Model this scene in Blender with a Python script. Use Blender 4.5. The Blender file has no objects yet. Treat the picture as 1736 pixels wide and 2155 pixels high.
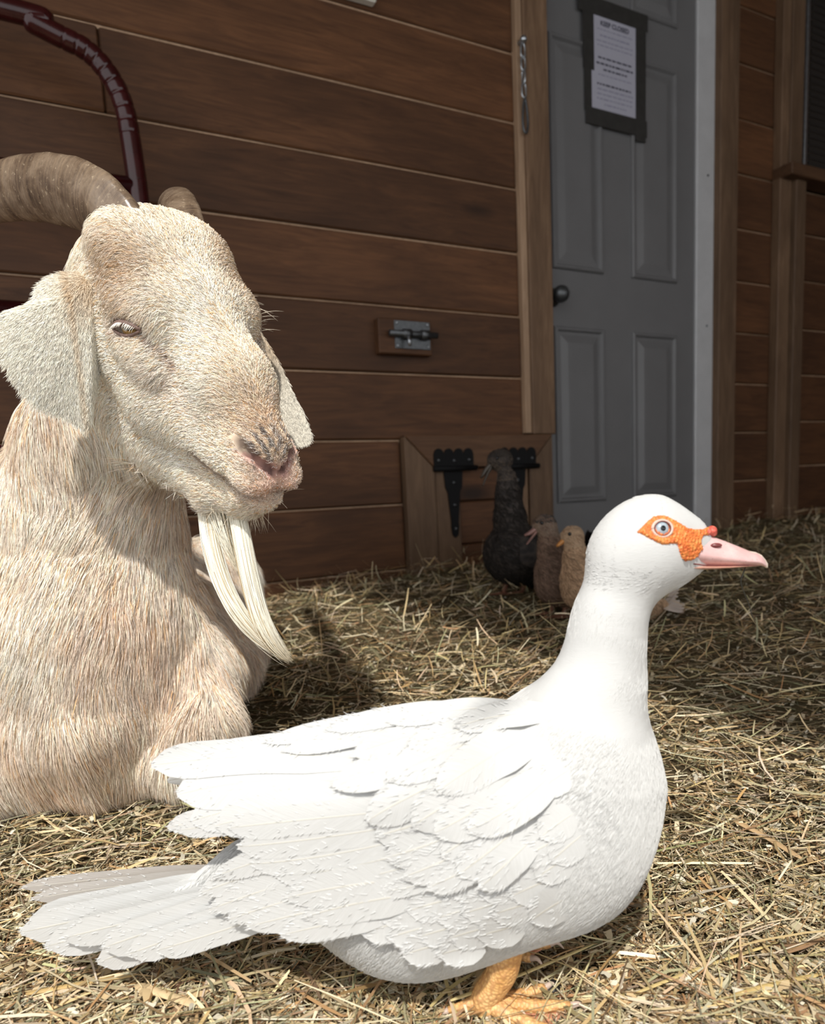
import bpy, bmesh, math, random
import numpy as np
from mathutils import Vector, Matrix
from mathutils.bvhtree import BVHTree

random.seed(7)
RNG = np.random.default_rng(11)
SC = bpy.context.scene
COL = SC.collection

# ------------------------------------------------------------------ camera
FOC = 1500.0                       # focal length in pixels of the 1736 px wide frame
PCX, PCY = 920.8, 1238.3           # principal point (the photo is a crop)
PITCH, ROLL = math.radians(8.12027), math.radians(-2.60898)
CAM_H = 0.46
_f = np.array([0, math.cos(PITCH), -math.sin(PITCH)])
_r = np.array([1.0, 0, 0]); _u = np.cross(_r, _f)
CR = _r * math.cos(ROLL) + _u * math.sin(ROLL)
CU = -_r * math.sin(ROLL) + _u * math.cos(ROLL)
CF = _f
CC = np.array([0, 0, CAM_H])
cam_data = bpy.data.cameras.new('camera')
cam_data.sensor_fit = 'HORIZONTAL'; cam_data.sensor_width = 36.0
cam_data.lens = FOC / 1736 * 36.0
cam_data.shift_x = (868 - PCX) / 1736
cam_data.shift_y = (PCY - 1077.5) / 1736
cam_data.clip_start = 0.02
cam = bpy.data.objects.new('camera', cam_data); COL.objects.link(cam)
cam.matrix_world = Matrix(((CR[0], CU[0], -CF[0], 0), (CR[1], CU[1], -CF[1], 0), (CR[2], CU[2], -CF[2], CAM_H), (0, 0, 0, 1)))
cam_data.dof.use_dof = True; cam_data.dof.focus_distance = 0.80; cam_data.dof.aperture_fstop = 7.0
SC.camera = cam
SC.view_settings.view_transform = 'Standard'; SC.view_settings.look = 'None'
SC.view_settings.gamma = 1.0; SC.view_settings.use_curve_mapping = False
SC.view_settings.exposure = 0.0
SC.cycles.max_bounces = 7; SC.cycles.diffuse_bounces = 4; SC.cycles.glossy_bounces = 2; SC.cycles.transmission_bounces = 3

# ------------------------------------------------------------------ daylight: open sky and low-angle sun from behind the photographer
SUN_AZ, SUN_EL = math.radians(8), math.radians(53)      # heading the light travels (from +Y towards +X), elevation
SUN_DIR = np.array([math.sin(SUN_AZ) * math.cos(SUN_EL), math.cos(SUN_AZ) * math.cos(SUN_EL), -math.sin(SUN_EL)])
world = bpy.data.worlds.new('world'); SC.world = world; world.use_nodes = True
bg = world.node_tree.nodes['Background']
bg.inputs[0].default_value = (0.975, 0.985, 1.0, 1); bg.inputs[1].default_value = 1.45
sun_data = bpy.data.lights.new('sun', 'SUN'); sun_data.energy = 4.0; sun_data.angle = math.radians(1.6)
sun_data.color = (1.0, 0.965, 0.90)
sun = bpy.data.objects.new('sun', sun_data); COL.objects.link(sun)
sun.rotation_euler = Vector(SUN_DIR).to_track_quat('-Z', 'Y').to_euler()
sun.location = (-2, -3, 5)

# ------------------------------------------------------------------ geometry helpers
def ray(px, py): return CF + CR * (px - PCX) / FOC - CU * (py - PCY) / FOC
def at(px, py, z): return CC + z * ray(px, py)                      # point at a depth along the optical axis
def at_y(px, py, y):                                                 # point on a vertical plane y = const
    d = ray(px, py); return CC + d * (y / d[1])
def project(P):
    d = np.asarray(P, float) - CC; z = d @ CF
    return np.stack([PCX + FOC * (d @ CR) / z, PCY - FOC * (d @ CU) / z, z], -1)
def ground(x, y):
    x = np.asarray(x, float); y = np.asarray(y, float)
    s = np.clip((y - 0.55) / 1.6, 0, 1)
    g = 0.185 * s * s * (3 - 2 * s) + 0.06 * np.clip(y - 2.1, 0, 1.2)
    g = g + 0.010 * np.sin(3.1 * x + 1.3 * y) * np.sin(2.3 * y + .7) + 0.006 * np.sin(7 * x - 5 * y) + 0.004 * np.sin(13 * x + 9 * y)
    return g
def on_ground(px, py):
    d = ray(px, py); lo, hi = .3, 6.
    f = lambda t: (CC + d * t)[2] - ground(*(CC + d * t)[:2])
    for t in np.arange(.3, 6, .01):
        if f(t) < 0: hi = t; lo = t - .01; break
    for _ in range(30):
        m = (lo + hi) / 2
        if f(m) < 0: hi = m
        else: lo = m
    return CC + d * lo

def wmat(o):
    if o.parent is None: return o.matrix_basis.copy()
    return wmat(o.parent) @ o.matrix_parent_inverse @ o.matrix_basis
def par(o, parent):
    if parent is not None:
        o.parent = parent; o.matrix_parent_inverse = wmat(parent).inverted()
    return o
def tag(o, label=None, cat=None, group=None, kind=None):
    if label: o['label'] = label
    if cat: o['category'] = cat
    if group: o['group'] = group
    if kind: o['kind'] = kind
    return o
def empty(name, loc, label=None, cat=None, group=None):
    o = bpy.data.objects.new(name, None); COL.objects.link(o); o.location = Vector(loc); o.empty_display_size = .05
    return tag(o, label, cat, group)
def link(name, me, mat, parent=None, smooth=True, matrix=None):
    o = bpy.data.objects.new(name, me); COL.objects.link(o)
    if mat is not None and len(me.materials) == 0: me.materials.append(mat)
    if matrix is not None: o.matrix_basis = matrix
    if smooth and len(me.polygons): me.polygons.foreach_set('use_smooth', np.ones(len(me.polygons), bool))
    return par(o, parent)
def mesh(name, V, Fc, mat, parent=None, smooth=True, matrix=None, attrs=None):
    me = bpy.data.meshes.new(name)
    V = np.asarray(V, np.float32)
    if isinstance(Fc, np.ndarray):
        n, k = Fc.shape
        me.vertices.add(len(V)); me.vertices.foreach_set('co', V.ravel())
        me.loops.add(n * k); me.loops.foreach_set('vertex_index', Fc.astype(np.int32).ravel())
        me.polygons.add(n); me.polygons.foreach_set('loop_start', np.arange(0, n * k, k, dtype=np.int32))
        me.update(calc_edges=True)
    else:
        me.from_pydata([tuple(v) for v in V], [], Fc); me.update()
    for k_, a in (attrs or {}).items():
        a = np.asarray(a, np.float32)
        if a.ndim == 1:
            at_ = me.attributes.new(k_, 'FLOAT', 'POINT'); at_.data.foreach_set('value', a)
        else:
            at_ = me.attributes.new(k_, 'FLOAT_COLOR', 'POINT')
            if a.shape[1] == 3: a = np.concatenate([a, np.ones((len(a), 1), np.float32)], 1)
            at_.data.foreach_set('color', a.ravel())
    return link(name, me, mat, parent, smooth, matrix)
def bm_obj(name, bm, mat, parent=None, smooth=False, matrix=None):
    me = bpy.data.meshes.new(name); bm.normal_update(); bm.to_mesh(me); bm.free()
    return link(name, me, mat, parent, smooth, matrix)
def box_bm(sx, sy, sz, bev=0.0, seg=1):
    bm = bmesh.new(); bmesh.ops.create_cube(bm, size=1)
    bmesh.ops.scale(bm, vec=(sx, sy, sz), verts=bm.verts)
    if bev: bmesh.ops.bevel(bm, geom=bm.edges[:], offset=bev, segments=seg, affect='EDGES', profile=.5)
    return bm
def spline(P, n):                                                    # Catmull-Rom through points (any dimension)
    P = np.asarray(P, float); m = len(P)
    Q = np.vstack([2 * P[0] - P[1], P, 2 * P[-1] - P[-2]])
    out = []
    for t in np.linspace(0, m - 1, n):
        i = min(int(t), m - 2); s = t - i
        a, b, c, d = Q[i], Q[i + 1], Q[i + 2], Q[i + 3]
        out.append(.5 * (2 * b + (c - a) * s + (2 * a - 5 * b + 4 * c - d) * s * s + (3 * b - a - 3 * c + d) * s ** 3))
    return np.array(out)
def tube_data(P, rad, k=12, sq=None, up=None, caps=True):            # swept tube; rad (n,) or (n,2)
    P = np.asarray(P, float); n = len(P)
    rad = np.asarray(rad, float)
    if rad.ndim == 0: rad = np.full(n, float(rad))
    if rad.ndim == 1: rad = np.stack([rad, rad], 1)
    T = np.gradient(P, axis=0); T /= np.linalg.norm(T, axis=1)[:, None] + 1e-12
    u0 = np.array(up if up is not None else (0, 0, 1.0), float)
    if abs(u0 @ T[0]) > .95: u0 = np.array([1.0, 0, 0])
    V = []
    u = u0
    for i in range(n):
        u = u - T[i] * (u @ T[i]); u /= np.linalg.norm(u); v = np.cross(T[i], u)
        for j in range(k):
            a = 2 * math.pi * j / k
            V.append(P[i] + u * rad[i, 0] * math.cos(a) + v * rad[i, 1] * math.sin(a))
    Fc = [[i * k + j, i * k + (j + 1) % k, (i + 1) * k + (j + 1) % k, (i + 1) * k + j] for i in range(n - 1) for j in range(k)]
    if caps:
        Fc.append(list(range(k))[::-1]); Fc.append([(n - 1) * k + j for j in range(k)])
    return np.array(V), Fc
def tube(name, P, rad, mat, parent=None, k=12, up=None, smooth=True):
    V, Fc = tube_data(P, rad, k, up=up); return mesh(name, V, Fc, mat, parent, smooth)
def merge(parts):
    V = []; Fc = []; o = 0
    for v, f in parts:
        V.append(np.asarray(v)); Fc += [[i + o for i in q] for q in f]; o += len(v)
    return np.vstack(V), Fc
def sphere_data(c, r, seg=16, ring=10, axes=None):
    r = np.broadcast_to(np.asarray(r, float), (3,)); A = np.eye(3) if axes is None else np.asarray(axes)
    V = [[0, 0, 1]]
    for i in range(1, ring):
        t = math.pi * i / ring
        for j in range(seg):
            a = 2 * math.pi * j / seg; V.append([math.sin(t) * math.cos(a), math.sin(t) * math.sin(a), math.cos(t)])
    V.append([0, 0, -1]); V = np.array(V)
    Fc = [[0, 1 + j, 1 + (j + 1) % seg] for j in range(seg)]
    for i in range(ring - 2):
        for j in range(seg):
            a = 1 + i * seg; Fc.append([a + j, a + seg + j, a + seg + (j + 1) % seg, a + (j + 1) % seg])
    a = 1 + (ring - 2) * seg; Fc += [[a + (j + 1) % seg, a + j, len(V) - 1] for j in range(seg)]
    return np.asarray(c) + (V * r) @ A.T, Fc

# ---- signed distance modelling, polygonised with surface nets: one continuous skin per animal
def sd_cone(p, a, b, ra, rb):
    a = np.asarray(a, np.float32); b = np.asarray(b, np.float32); ba = b - a; pa = p - a
    h = np.clip((pa @ ba) / max(float(ba @ ba), 1e-9), 0, 1)
    return np.linalg.norm(pa - h[:, None] * ba, axis=1) - (ra + (rb - ra) * h)
def sd_ell(p, c, r, M=None):
    q = p - np.asarray(c, np.float32)
    if M is not None: q = q @ np.asarray(M, np.float32)              # columns of M are the axes
    r = np.asarray(r, np.float32); k0 = np.linalg.norm(q / r, axis=1); k1 = np.linalg.norm(q / (r * r), axis=1)
    return k0 * (k0 - 1) / np.maximum(k1, 1e-6)
def smin(a, b, k):
    h = np.clip(.5 + .5 * (b - a) / k, 0, 1); return b + (a - b) * h - k * h * (1 - h)
def smax(a, b, k): return -smin(-a, -b, k)
def sdf_eval(prims, p):
    d = np.full(len(p), 1e3, np.float32)
    for op, k, fn in prims:
        e = fn(p).astype(np.float32)
        d = smin(d, e, k) if op == '+' else smax(d, -e, k)
    return d
def surface_nets(prims, lo, hi, h):
    lo = np.asarray(lo, float); n = np.ceil((np.asarray(hi) - lo) / h).astype(int) + 1
    B = 8; nb = (n + B - 1) // B; n = nb * B + 1
    D = np.full(n, 1e3, np.float32)
    gx = [np.arange(k) for k in nb]
    bi = np.stack(np.meshgrid(*gx, indexing='ij'), -1).reshape(-1, 3)
    cen = lo + (bi * B + B / 2) * h
    dc = sdf_eval(prims, cen.astype(np.float32))
    act = np.abs(dc) < h * B * 1.35
    for b_ in bi[~act & (dc < 0)]:
        s = b_ * B; D[s[0]:s[0] + B + 1, s[1]:s[1] + B + 1, s[2]:s[2] + B + 1] = -1e3
    ab = bi[act]; loc = np.stack(np.meshgrid(*[np.arange(B + 1)] * 3, indexing='ij'), -1).reshape(-1, 3)
    for i in range(0, len(ab), 256):
        idx = (ab[i:i + 256, None, :] * B + loc[None]).reshape(-1, 3)
        D[idx[:, 0], idx[:, 1], idx[:, 2]] = sdf_eval(prims, (lo + idx * h).astype(np.float32))
    S = D < 0
    cs = np.zeros(np.array(D.shape) - 1, np.int8)
    for dx in (0, 1):
        for dy in (0, 1):
            for dz in (0, 1):
                cs += S[dx:dx + cs.shape[0], dy:dy + cs.shape[1], dz:dz + cs.shape[2]]
    C_ = np.argwhere((cs > 0) & (cs < 8))
    vid = np.full(cs.shape, -1, np.int64); vid[tuple(C_.T)] = np.arange(len(C_))
    acc = np.zeros((len(C_), 3)); cnt = np.zeros(len(C_))
    for ax in range(3):
        o1, o2 = [a for a in range(3) if a != ax]
        for i in (0, 1):
            for j in (0, 1):
                off = np.zeros(3, int); off[o1] = i; off[o2] = j; off2 = off.copy(); off2[ax] = 1
                a = D[tuple((C_ + off).T)]; b = D[tuple((C_ + off2).T)]
                m = (a < 0) != (b < 0)
                t = np.where(m, a / np.where(np.abs(a - b) < 1e-9, 1, a - b), 0)
                q = np.broadcast_to(off, C_.shape).astype(float).copy(); q[:, ax] += t
                acc[m] += q[m]; cnt[m] += 1
    V = lo + (C_ + acc / cnt[:, None]) * h
    quads = []
    for ax in range(3):
        o1, o2 = (ax + 1) % 3, (ax + 2) % 3
        sl = [slice(None)] * 3; sl2 = [slice(None)] * 3; sl[ax] = slice(0, -1); sl2[ax] = slice(1, None)
        a = S[tuple(sl)]; b = S[tuple(sl2)]
        E_ = np.argwhere(a != b)
        ok = (E_[:, o1] > 0) & (E_[:, o2] > 0) & (E_[:, o1] < cs.shape[o1]) & (E_[:, o2] < cs.shape[o2])
        E_ = E_[ok]; e1 = np.zeros(3, int); e1[o1] = 1; e2 = np.zeros(3, int); e2[o2] = 1
        q = np.stack([vid[tuple((E_ - e1 - e2).T)], vid[tuple((E_ - e2).T)], vid[tuple(E_.T)], vid[tuple((E_ - e1).T)]], 1)
        flip = ~a[tuple(E_.T)]
        q[flip] = q[flip][:, ::-1]; quads.append(q)
    Q = np.vstack(quads); Q = Q[(Q >= 0).all(1)]
    return V, Q
def vnormals(V, Q):
    n = np.cross(V[Q[:, 2]] - V[Q[:, 0]], V[Q[:, 3]] - V[Q[:, 1]]); N = np.zeros_like(V)
    for k in range(4): np.add.at(N, Q[:, k], n)
    return N / (np.linalg.norm(N, axis=1)[:, None] + 1e-12)
def sample_surface(V, Q, N, n, weight=None):
    c = V[Q].mean(1); ar = np.linalg.norm(np.cross(V[Q[:, 2]] - V[Q[:, 0]], V[Q[:, 3]] - V[Q[:, 1]]), axis=1) * .5
    w = ar * (1 if weight is None else weight(c, N[Q].mean(1)))
    i = RNG.choice(len(Q), n, p=w / w.sum()); u = RNG.random((n, 1)); v = RNG.random((n, 1))
    L4 = lambda X: X[Q[i, 0]] * (1 - u) * (1 - v) + X[Q[i, 1]] * u * (1 - v) + X[Q[i, 2]] * u * v + X[Q[i, 3]] * (1 - u) * v
    nn = L4(N); return L4(V), nn / (np.linalg.norm(nn, axis=1)[:, None] + 1e-9)
def hnoise(P, s, seed=0):                                             # cheap smooth value noise in [-1, 1]
    P = np.asarray(P) * s; r = np.random.default_rng(seed); o = np.zeros(len(P))
    for k in range(5):
        d = r.normal(size=3) * (1 + .35 * k); o += np.sin(P @ d + r.random() * 7) / (1 + .3 * k)
    return o / 2.4
def hair(name, pts, radius, cols, mat, parent=None):                  # pts (n, k, 3); radius (n,) root radius, tapering
    n, k, _ = pts.shape
    hc = bpy.data.hair_curves.new(name); hc.add_curves([k] * n)
    hc.attributes['position'].data.foreach_set('vector', pts.astype(np.float32).ravel()) if 'position' in hc.attributes else None
    t = np.linspace(0, 1, k); prof = (1 - t ** 2.0 * .92)
    ra = hc.attributes.get('radius') or hc.attributes.new('radius', 'FLOAT', 'POINT')
    ra.data.foreach_set('value', (np.asarray(radius)[:, None] * prof[None]).astype(np.float32).ravel())
    ca = hc.attributes.new('tint', 'FLOAT_COLOR', 'POINT')
    cc = np.ones((n, k, 4), np.float32); cc[:, :, :3] = np.asarray(cols)[:, None, :] if np.asarray(cols).ndim == 2 else cols
    ca.data.foreach_set('color', cc.ravel())
    o = bpy.data.objects.new(name, hc); COL.objects.link(o); hc.materials.append(mat)
    return par(o, parent)

# ------------------------------------------------------------------ materials
class NT:
    def __init__(s, name):
        s.m = bpy.data.materials.new(name); s.m.use_nodes = True; s.t = s.m.node_tree; s.b = s.t.nodes['Principled BSDF']
    def n(s, typ, **kw):
        x = s.t.nodes.new(typ)
        for k, v in kw.items(): setattr(x, k, v)
        return x
    def l(s, a, b): s.t.links.new(a, b)
    def set(s, **kw):
        for k, v in kw.items():
            s.b.inputs[k.replace('_', ' ')].default_value = v
        return s
    def coord(s, kind='Object', scale=(1, 1, 1)):
        c = s.n('ShaderNodeTexCoord'); m = s.n('ShaderNodeMapping'); m.inputs['Scale'].default_value = scale
        s.l(c.outputs[kind], m.inputs[0]); return m.outputs[0]
    def noise(s, vec, scale, detail=4, rough=.6, dist=0):
        x = s.n('ShaderNodeTexNoise'); x.inputs['Scale'].default_value = scale; x.inputs['Detail'].default_value = detail
        x.inputs['Roughness'].default_value = rough; x.inputs['Distortion'].default_value = dist
        if vec is not None: s.l(vec, x.inputs['Vector'])
        return x.outputs['Fac']
    def ramp(s, fac, stops):
        r = s.n('ShaderNodeValToRGB'); e = r.color_ramp.elements
        while len(e) < len(stops): e.new(.5)
        for x, (p_, c) in zip(e, stops): x.position = p_; x.color = (*c, 1)
        s.l(fac, r.inputs[0]); return r.outputs[0]
    def mix(s, fac, a, b, mode='MIX'):
        x = s.n('ShaderNodeMix', data_type='RGBA', blend_type=mode)
        for v, i in ((fac, 0), (a, 6), (b, 7)):
            if hasattr(v, 'is_linked'): s.l(v, x.inputs[i])
            elif i == 0: x.inputs[0].default_value = v
            else: x.inputs[i].default_value = (*v, 1)
        return x.outputs[2]
    def bump(s, h, strength=.3, dist=.002):
        x = s.n('ShaderNodeBump'); x.inputs['Strength'].default_value = strength; x.inputs['Distance'].default_value = dist
        s.l(h, x.inputs['Height']); s.l(x.outputs[0], s.b.inputs['Normal']); return s
    def col(s, c): s.l(c, s.b.inputs['Base Color']); return s
def plain(name, c, rough=.5, metal=0, var=.12, scale=60, bump=0.0, spec=.5):
    m = NT(name); v = m.coord()
    n = m.noise(v, scale, 5)
    a = tuple(x * (1 - var) for x in c); b = tuple(min(1, x * (1 + var)) for x in c)
    m.col(m.ramp(n, [(.3, a), (.7, b)])).set(Roughness=rough, Metallic=metal, Specular_IOR_Level=spec)
    if bump: m.bump(n, bump, .001)
    return m.m
def wood(name, dark, light, grain=1.0, rough=.62, knots=True, axis=0, spec=.35):
    m = NT(name); sc = [14, 14, 14]; sc[axis] = 1.3
    oi = m.n('ShaderNodeObjectInfo'); c = m.n('ShaderNodeTexCoord'); add = m.n('ShaderNodeVectorMath', operation='MULTIPLY_ADD')
    comb = m.n('ShaderNodeCombineXYZ')
    for i in range(3): m.l(oi.outputs['Random'], comb.inputs[i])
    m.l(comb.outputs[0], add.inputs[0]); add.inputs[1].default_value = (31, 17, 23); m.l(c.outputs['Object'], add.inputs[2])
    mp = m.n('ShaderNodeMapping'); mp.inputs['Scale'].default_value = sc; m.l(add.outputs[0], mp.inputs[0])
    mp2 = m.n('ShaderNodeMapping'); s2 = [3.2, 3.2, 3.2]; s2[axis] = 1.3; mp2.inputs['Scale'].default_value = s2; m.l(add.outputs[0], mp2.inputs[0])
    g = m.noise(mp.outputs[0], 3.0 * grain, 8, .68, 1.6)
    blot = m.noise(mp2.outputs[0], 1.6, 4, .55, .6)
    base = m.ramp(g, [(.30, dark), (.52, tuple((a + b) / 2 for a, b in zip(dark, light))), (.72, light)])
    base = m.mix(m.ramp(blot, [(.36, (0, 0, 0)), (.66, (1, 1, 1))]), base, m.mix(.6, base, tuple(x * .62 for x in dark)))
    if knots:
        vo = m.n('ShaderNodeTexVoronoi', feature='F1'); vo.inputs['Scale'].default_value = 1.0; m.l(mp2.outputs[0], vo.inputs['Vector'])
        k = m.ramp(vo.outputs['Distance'], [(.045, (1, 1, 1)), (.12, (0, 0, 0))])
        base = m.mix(k, base, tuple(x * .32 for x in dark))
    hv = m.n('ShaderNodeHueSaturation'); m.l(base, hv.inputs['Color'])
    mr = m.n('ShaderNodeMapRange'); mr.inputs[3].default_value = .78; mr.inputs[4].default_value = 1.2
    m.l(oi.outputs['Random'], mr.inputs[0]); m.l(mr.outputs[0], hv.inputs['Value'])
    m.col(hv.outputs[0]).set(Roughness=rough, Specular_IOR_Level=spec); m.bump(g, .22, .0015)
    return m.m
def hair_mat(name, rough=.55, spec=.25):
    m = NT(name); a = m.n('ShaderNodeAttribute', attribute_name='tint'); m.col(a.outputs['Color']).set(Roughness=rough, Specular_IOR_Level=spec)
    return m.m

# ================================================================== THE SETTING
WA = math.radians(62.079)
WD = np.array([math.sin(WA), math.cos(WA), 0.0]); WN = np.array([math.cos(WA), -math.sin(WA), 0.0]); WP = np.array([-.31, 2.1, 0.0])
WALLM = Matrix(((WD[0], 0, WN[0], WP[0]), (WD[1], 0, WN[1], WP[1]), (0, 1, 0, 0), (0, 0, 0, 1)))   # local x along wall, y up, z out of the wall
def wp(u, v, o=0): return WP + WD * u + np.array([0, 0, v]) + WN * o
def uv(px, py, off=0):
    d = ray(px, py); t = ((WP + WN * off - CC) @ WN) / (d @ WN); P = CC + d * t
    return float((P - WP) @ WD), float(P[2])
def slab(name, u0, u1, v0, v1, o0, o1, mat, parent=None, bev=.003, tilt=0.0):
    M = WALLM @ Matrix.Translation(((u0 + u1) / 2, (v0 + v1) / 2, (o0 + o1) / 2)) @ Matrix.Rotation(tilt, 4, 'Z')
    return bm_obj(name, box_bm(u1 - u0, v1 - v0, o1 - o0, bev), mat, parent, matrix=M)
def prism(name, poly, o0, o1, mat, parent=None, bev=.0025):
    c = np.mean(poly, 0); bm = bmesh.new()
    b = [bm.verts.new((p[0] - c[0], p[1] - c[1], 0)) for p in poly]
    f = bm.faces.new(b); r = bmesh.ops.extrude_face_region(bm, geom=[f])
    bmesh.ops.translate(bm, vec=(0, 0, o1 - o0), verts=[v for v in r['geom'] if isinstance(v, bmesh.types.BMVert)])
    bmesh.ops.recalc_face_normals(bm, faces=bm.faces)
    if bev: bmesh.ops.bevel(bm, geom=bm.edges[:], offset=bev, segments=1, affect='EDGES')
    return bm_obj(name, bm, mat, parent, matrix=WALLM @ Matrix.Translation((c[0], c[1], o0)))

M_SIDING = wood('stained_pine', (.060, .0235, .0085), (.150, .064, .025), 1.0)
M_TRIMW = wood('raw_pine', (.100, .056, .030), (.215, .133, .078), .9, axis=1)
M_TRIMH = wood('raw_pine_flat', (.082, .037, .0165), (.170, .087, .042), .9, axis=0)
M_EDGE = wood('pale_pine_edge', (.30, .19, .115), (.50, .34, .22), .9, axis=1, knots=False)
M_BACK = plain('dark_backing', (.03, .02, .014), .9)
M_CEIL = wood('rafter_boards', (.10, .06, .035), (.24, .15, .09), .8)
M_DOOR = plain('grey_door_paint', (.135, .135, .138), .42, var=.05, scale=9)
M_WHITE = plain('white_trim_paint', (.44, .445, .455), .5, var=.06, scale=14)
M_BLACK = plain('black_powder_coat', (.006, .006, .0065), .6, bump=.15, scale=300, spec=.15)
M_ZINC = plain('galvanised_steel', (.42, .45, .48), .28, .9, var=.2, scale=80)
M_STEEL = plain('dull_steel', (.10, .105, .11), .42, .8, var=.2, scale=90)
M_RED = plain('oxblood_gate_paint', (.034, .0045, .005), .20, var=.25, scale=25)
M_PAPER = plain('printer_paper', (.38, .38, .45), .6, var=.03)
M_TAPE = plain('duct_tape', (.020, .019, .017), .6, var=.3, scale=30, bump=.2)
M_INK = plain('printer_ink', (.03, .03, .05), .7)
M_INK2 = plain('faint_printer_ink', (.22, .22, .30), .7)
M_PLATE = plain('ivory_plastic', (.66, .64, .58), .4, var=.04)
M_GLASSD = plain('dark_window_glass', (.006, .009, .008), .12)
M_BLIND = plain('dark_blind_slat', (.020, .018, .016), .5)

# ---- left wall of stained boards
wall = slab('wall_left', -3.2, .80, -.3, 2.9, -.07, -.022, M_BACK, bev=0); tag(wall, kind='structure')
lv = [-.18, .016, .212, .414, .608, .8045, .999, 1.1945, 1.389, 1.585, 1.785, 1.98, 2.175, 2.37]
for i in range(len(lv) - 1):
    hi = lv[i + 1] - .0065
    slab('joint_strip', -3.2, .243 if i <= 3 else .70, hi - .004, hi + .0045, -.022, -.004, M_EDGE, wall, 0)  # pale strip along the top of each board
    pr = .0016 * ((i * 7) % 3)
    if i <= 3:                                                    # beside the hatch
        slab('board', -3.2, .243, lv[i], hi, -.022, pr, M_SIDING, wall, .0042)
    elif i == 8:                                                  # the course with a butt joint
        slab('board', -3.2, -.495, lv[i], hi, -.022, .003, M_SIDING, wall, .0042)
        slab('board', -.4925, .70, lv[i], hi, -.022, .0, M_SIDING, wall, .0042)
    else:
        slab('board', -3.2, .70, lv[i], hi, -.022, pr, M_SIDING, wall, .0042)

# ---- post between wall and door
post = slab('trim_1', .722, .815, .618, 2.7, -.045, .030, M_TRIMW, bev=.003); tag(post, kind='structure')
strip = slab('edge_strip', .699, .7215, .622, 2.7, -.02, .022, M_EDGE, post, .002)

# ---- small poultry hatch framed in mitred pine, low in the wall
hatch = slab('hatch', .44, .72, .03, .52, -.03, -.012, M_BACK, bev=0)
tag(hatch, 'small wooden poultry hatch with mitred pine frame beside the grey door', 'hatch')
a, b, c_, d_ = .245, .345, .705, .80
prism('frame_board', [(a, .03), (b, .03), (b, .515), (a, .615)], -.02, .030, M_TRIMW, hatch)
prism('frame_board', [(a, .617), (b + .002, .517), (c_ - .002, .517), (d_, .617)], -.02, .030, M_TRIMH, hatch)
prism('frame_board', [(c_, .03), (d_, .03), (d_, .615), (c_, .515)], -.02, .028, M_TRIMW, hatch)
slab('stile', .349, .437, .05, .513, -.015, .020, M_TRIMW, hatch)
slab('stile', .628, .701, .05, .513, -.015, .020, M_TRIMW, hatch)
for v0, v1 in ((.06, .163), (.166, .270), (.273, .408), (.411, .513)):
    slab('plank', .437, .630, v0, v1, -.012, .006 if v0 < .4 else .012, M_SIDING, hatch, .004)
slab('threshold', .437, .70, .10, .163, .006, .05, M_TRIMH, hatch, .004)

def t_hinge(u, label):
    e = empty('t_hinge', wp(u, .30, .03), label, 'hinge', 'black hinges of the poultry hatch')
    c0 = .030
    # scalloped plate
    P = [(u - .071, .512), (u + .071, .512)]
    arc = []
    for k in range(41):
        s = k / 40; x = u + .071 - .142 * s
        arc.append((x, .558 + .018 * abs(math.sin(4 * math.pi * s)) ** .5))
    prism('plate', P + arc, c0, c0 + .004, M_BLACK, e, 0)
    V, Fc = tube_data([wp(u - .074, .514, c0 + .006), wp(u + .080, .514, c0 + .006)], .0085, 14); mesh('knuckle', V, Fc, M_BLACK, e)
    st = [(u - .034, .505), (u - .030, .455), (u - .022, .44), (u - .013, .345), (u - .014, .330), (u - .010, .305), (u, .296), (u + .010, .305), (u + .014, .330), (u + .013, .345), (u + .022, .44), (u + .030, .455), (u + .034, .505)]
    prism('strap', st, .021, .0265, M_BLACK, e, .0008)
    for x, y, o in ((u - .055, .54, c0 + .004), (u, .538, c0 + .004), (u + .055, .54, c0 + .004), (u, .47, .0265), (u, .40, .0265), (u, .325, .0265)):
        V, Fc = sphere_data(wp(x, y, o), (.0055, .0055, .0055), 10, 6); mesh('screw', V, Fc, M_STEEL, e)
t_hinge(.412, 'black T hinge on the poultry hatch, nearer the left frame board')
t_hinge(.655, 'black T hinge on the poultry hatch partly hidden by the dark duck')

# ---- slide bolt on its block of wood
lt = empty('slide_bolt', wp(.26, .85, .0), 'dark steel slide bolt on a small square of wood on the board wall', 'latch')
slab('backing_block', .178, .352, .852, .953, .001, .034, M_SIDING, lt, .003)
slab('bolt_plate', .228, .345, .868, .948, .034, .0375, M_STEEL, lt, .001)
V, Fc = tube_data([wp(.205, .908, .050), wp(.362, .908, .050)], .0095, 14); mesh('bolt_rod', V, Fc, M_STEEL, lt)
for x in (.262, .322):
    V, Fc = tube_data([wp(x - .013, .908, .048), wp(x + .013, .908, .048)], .0145, 14); mesh('bolt_sleeve', V, Fc, M_STEEL, lt)
V, Fc = tube_data([wp(.262, .90, .06), wp(.262, .872, .064)], .0045, 10); mesh('bolt_knob', V, Fc, M_ZINC, lt)
for x in (.236, .337):
    for y in (.876, .940):
        V, Fc = sphere_data(wp(x, y, .0375), .004, 8, 5); mesh('screw', V, Fc, M_ZINC, lt)

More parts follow.
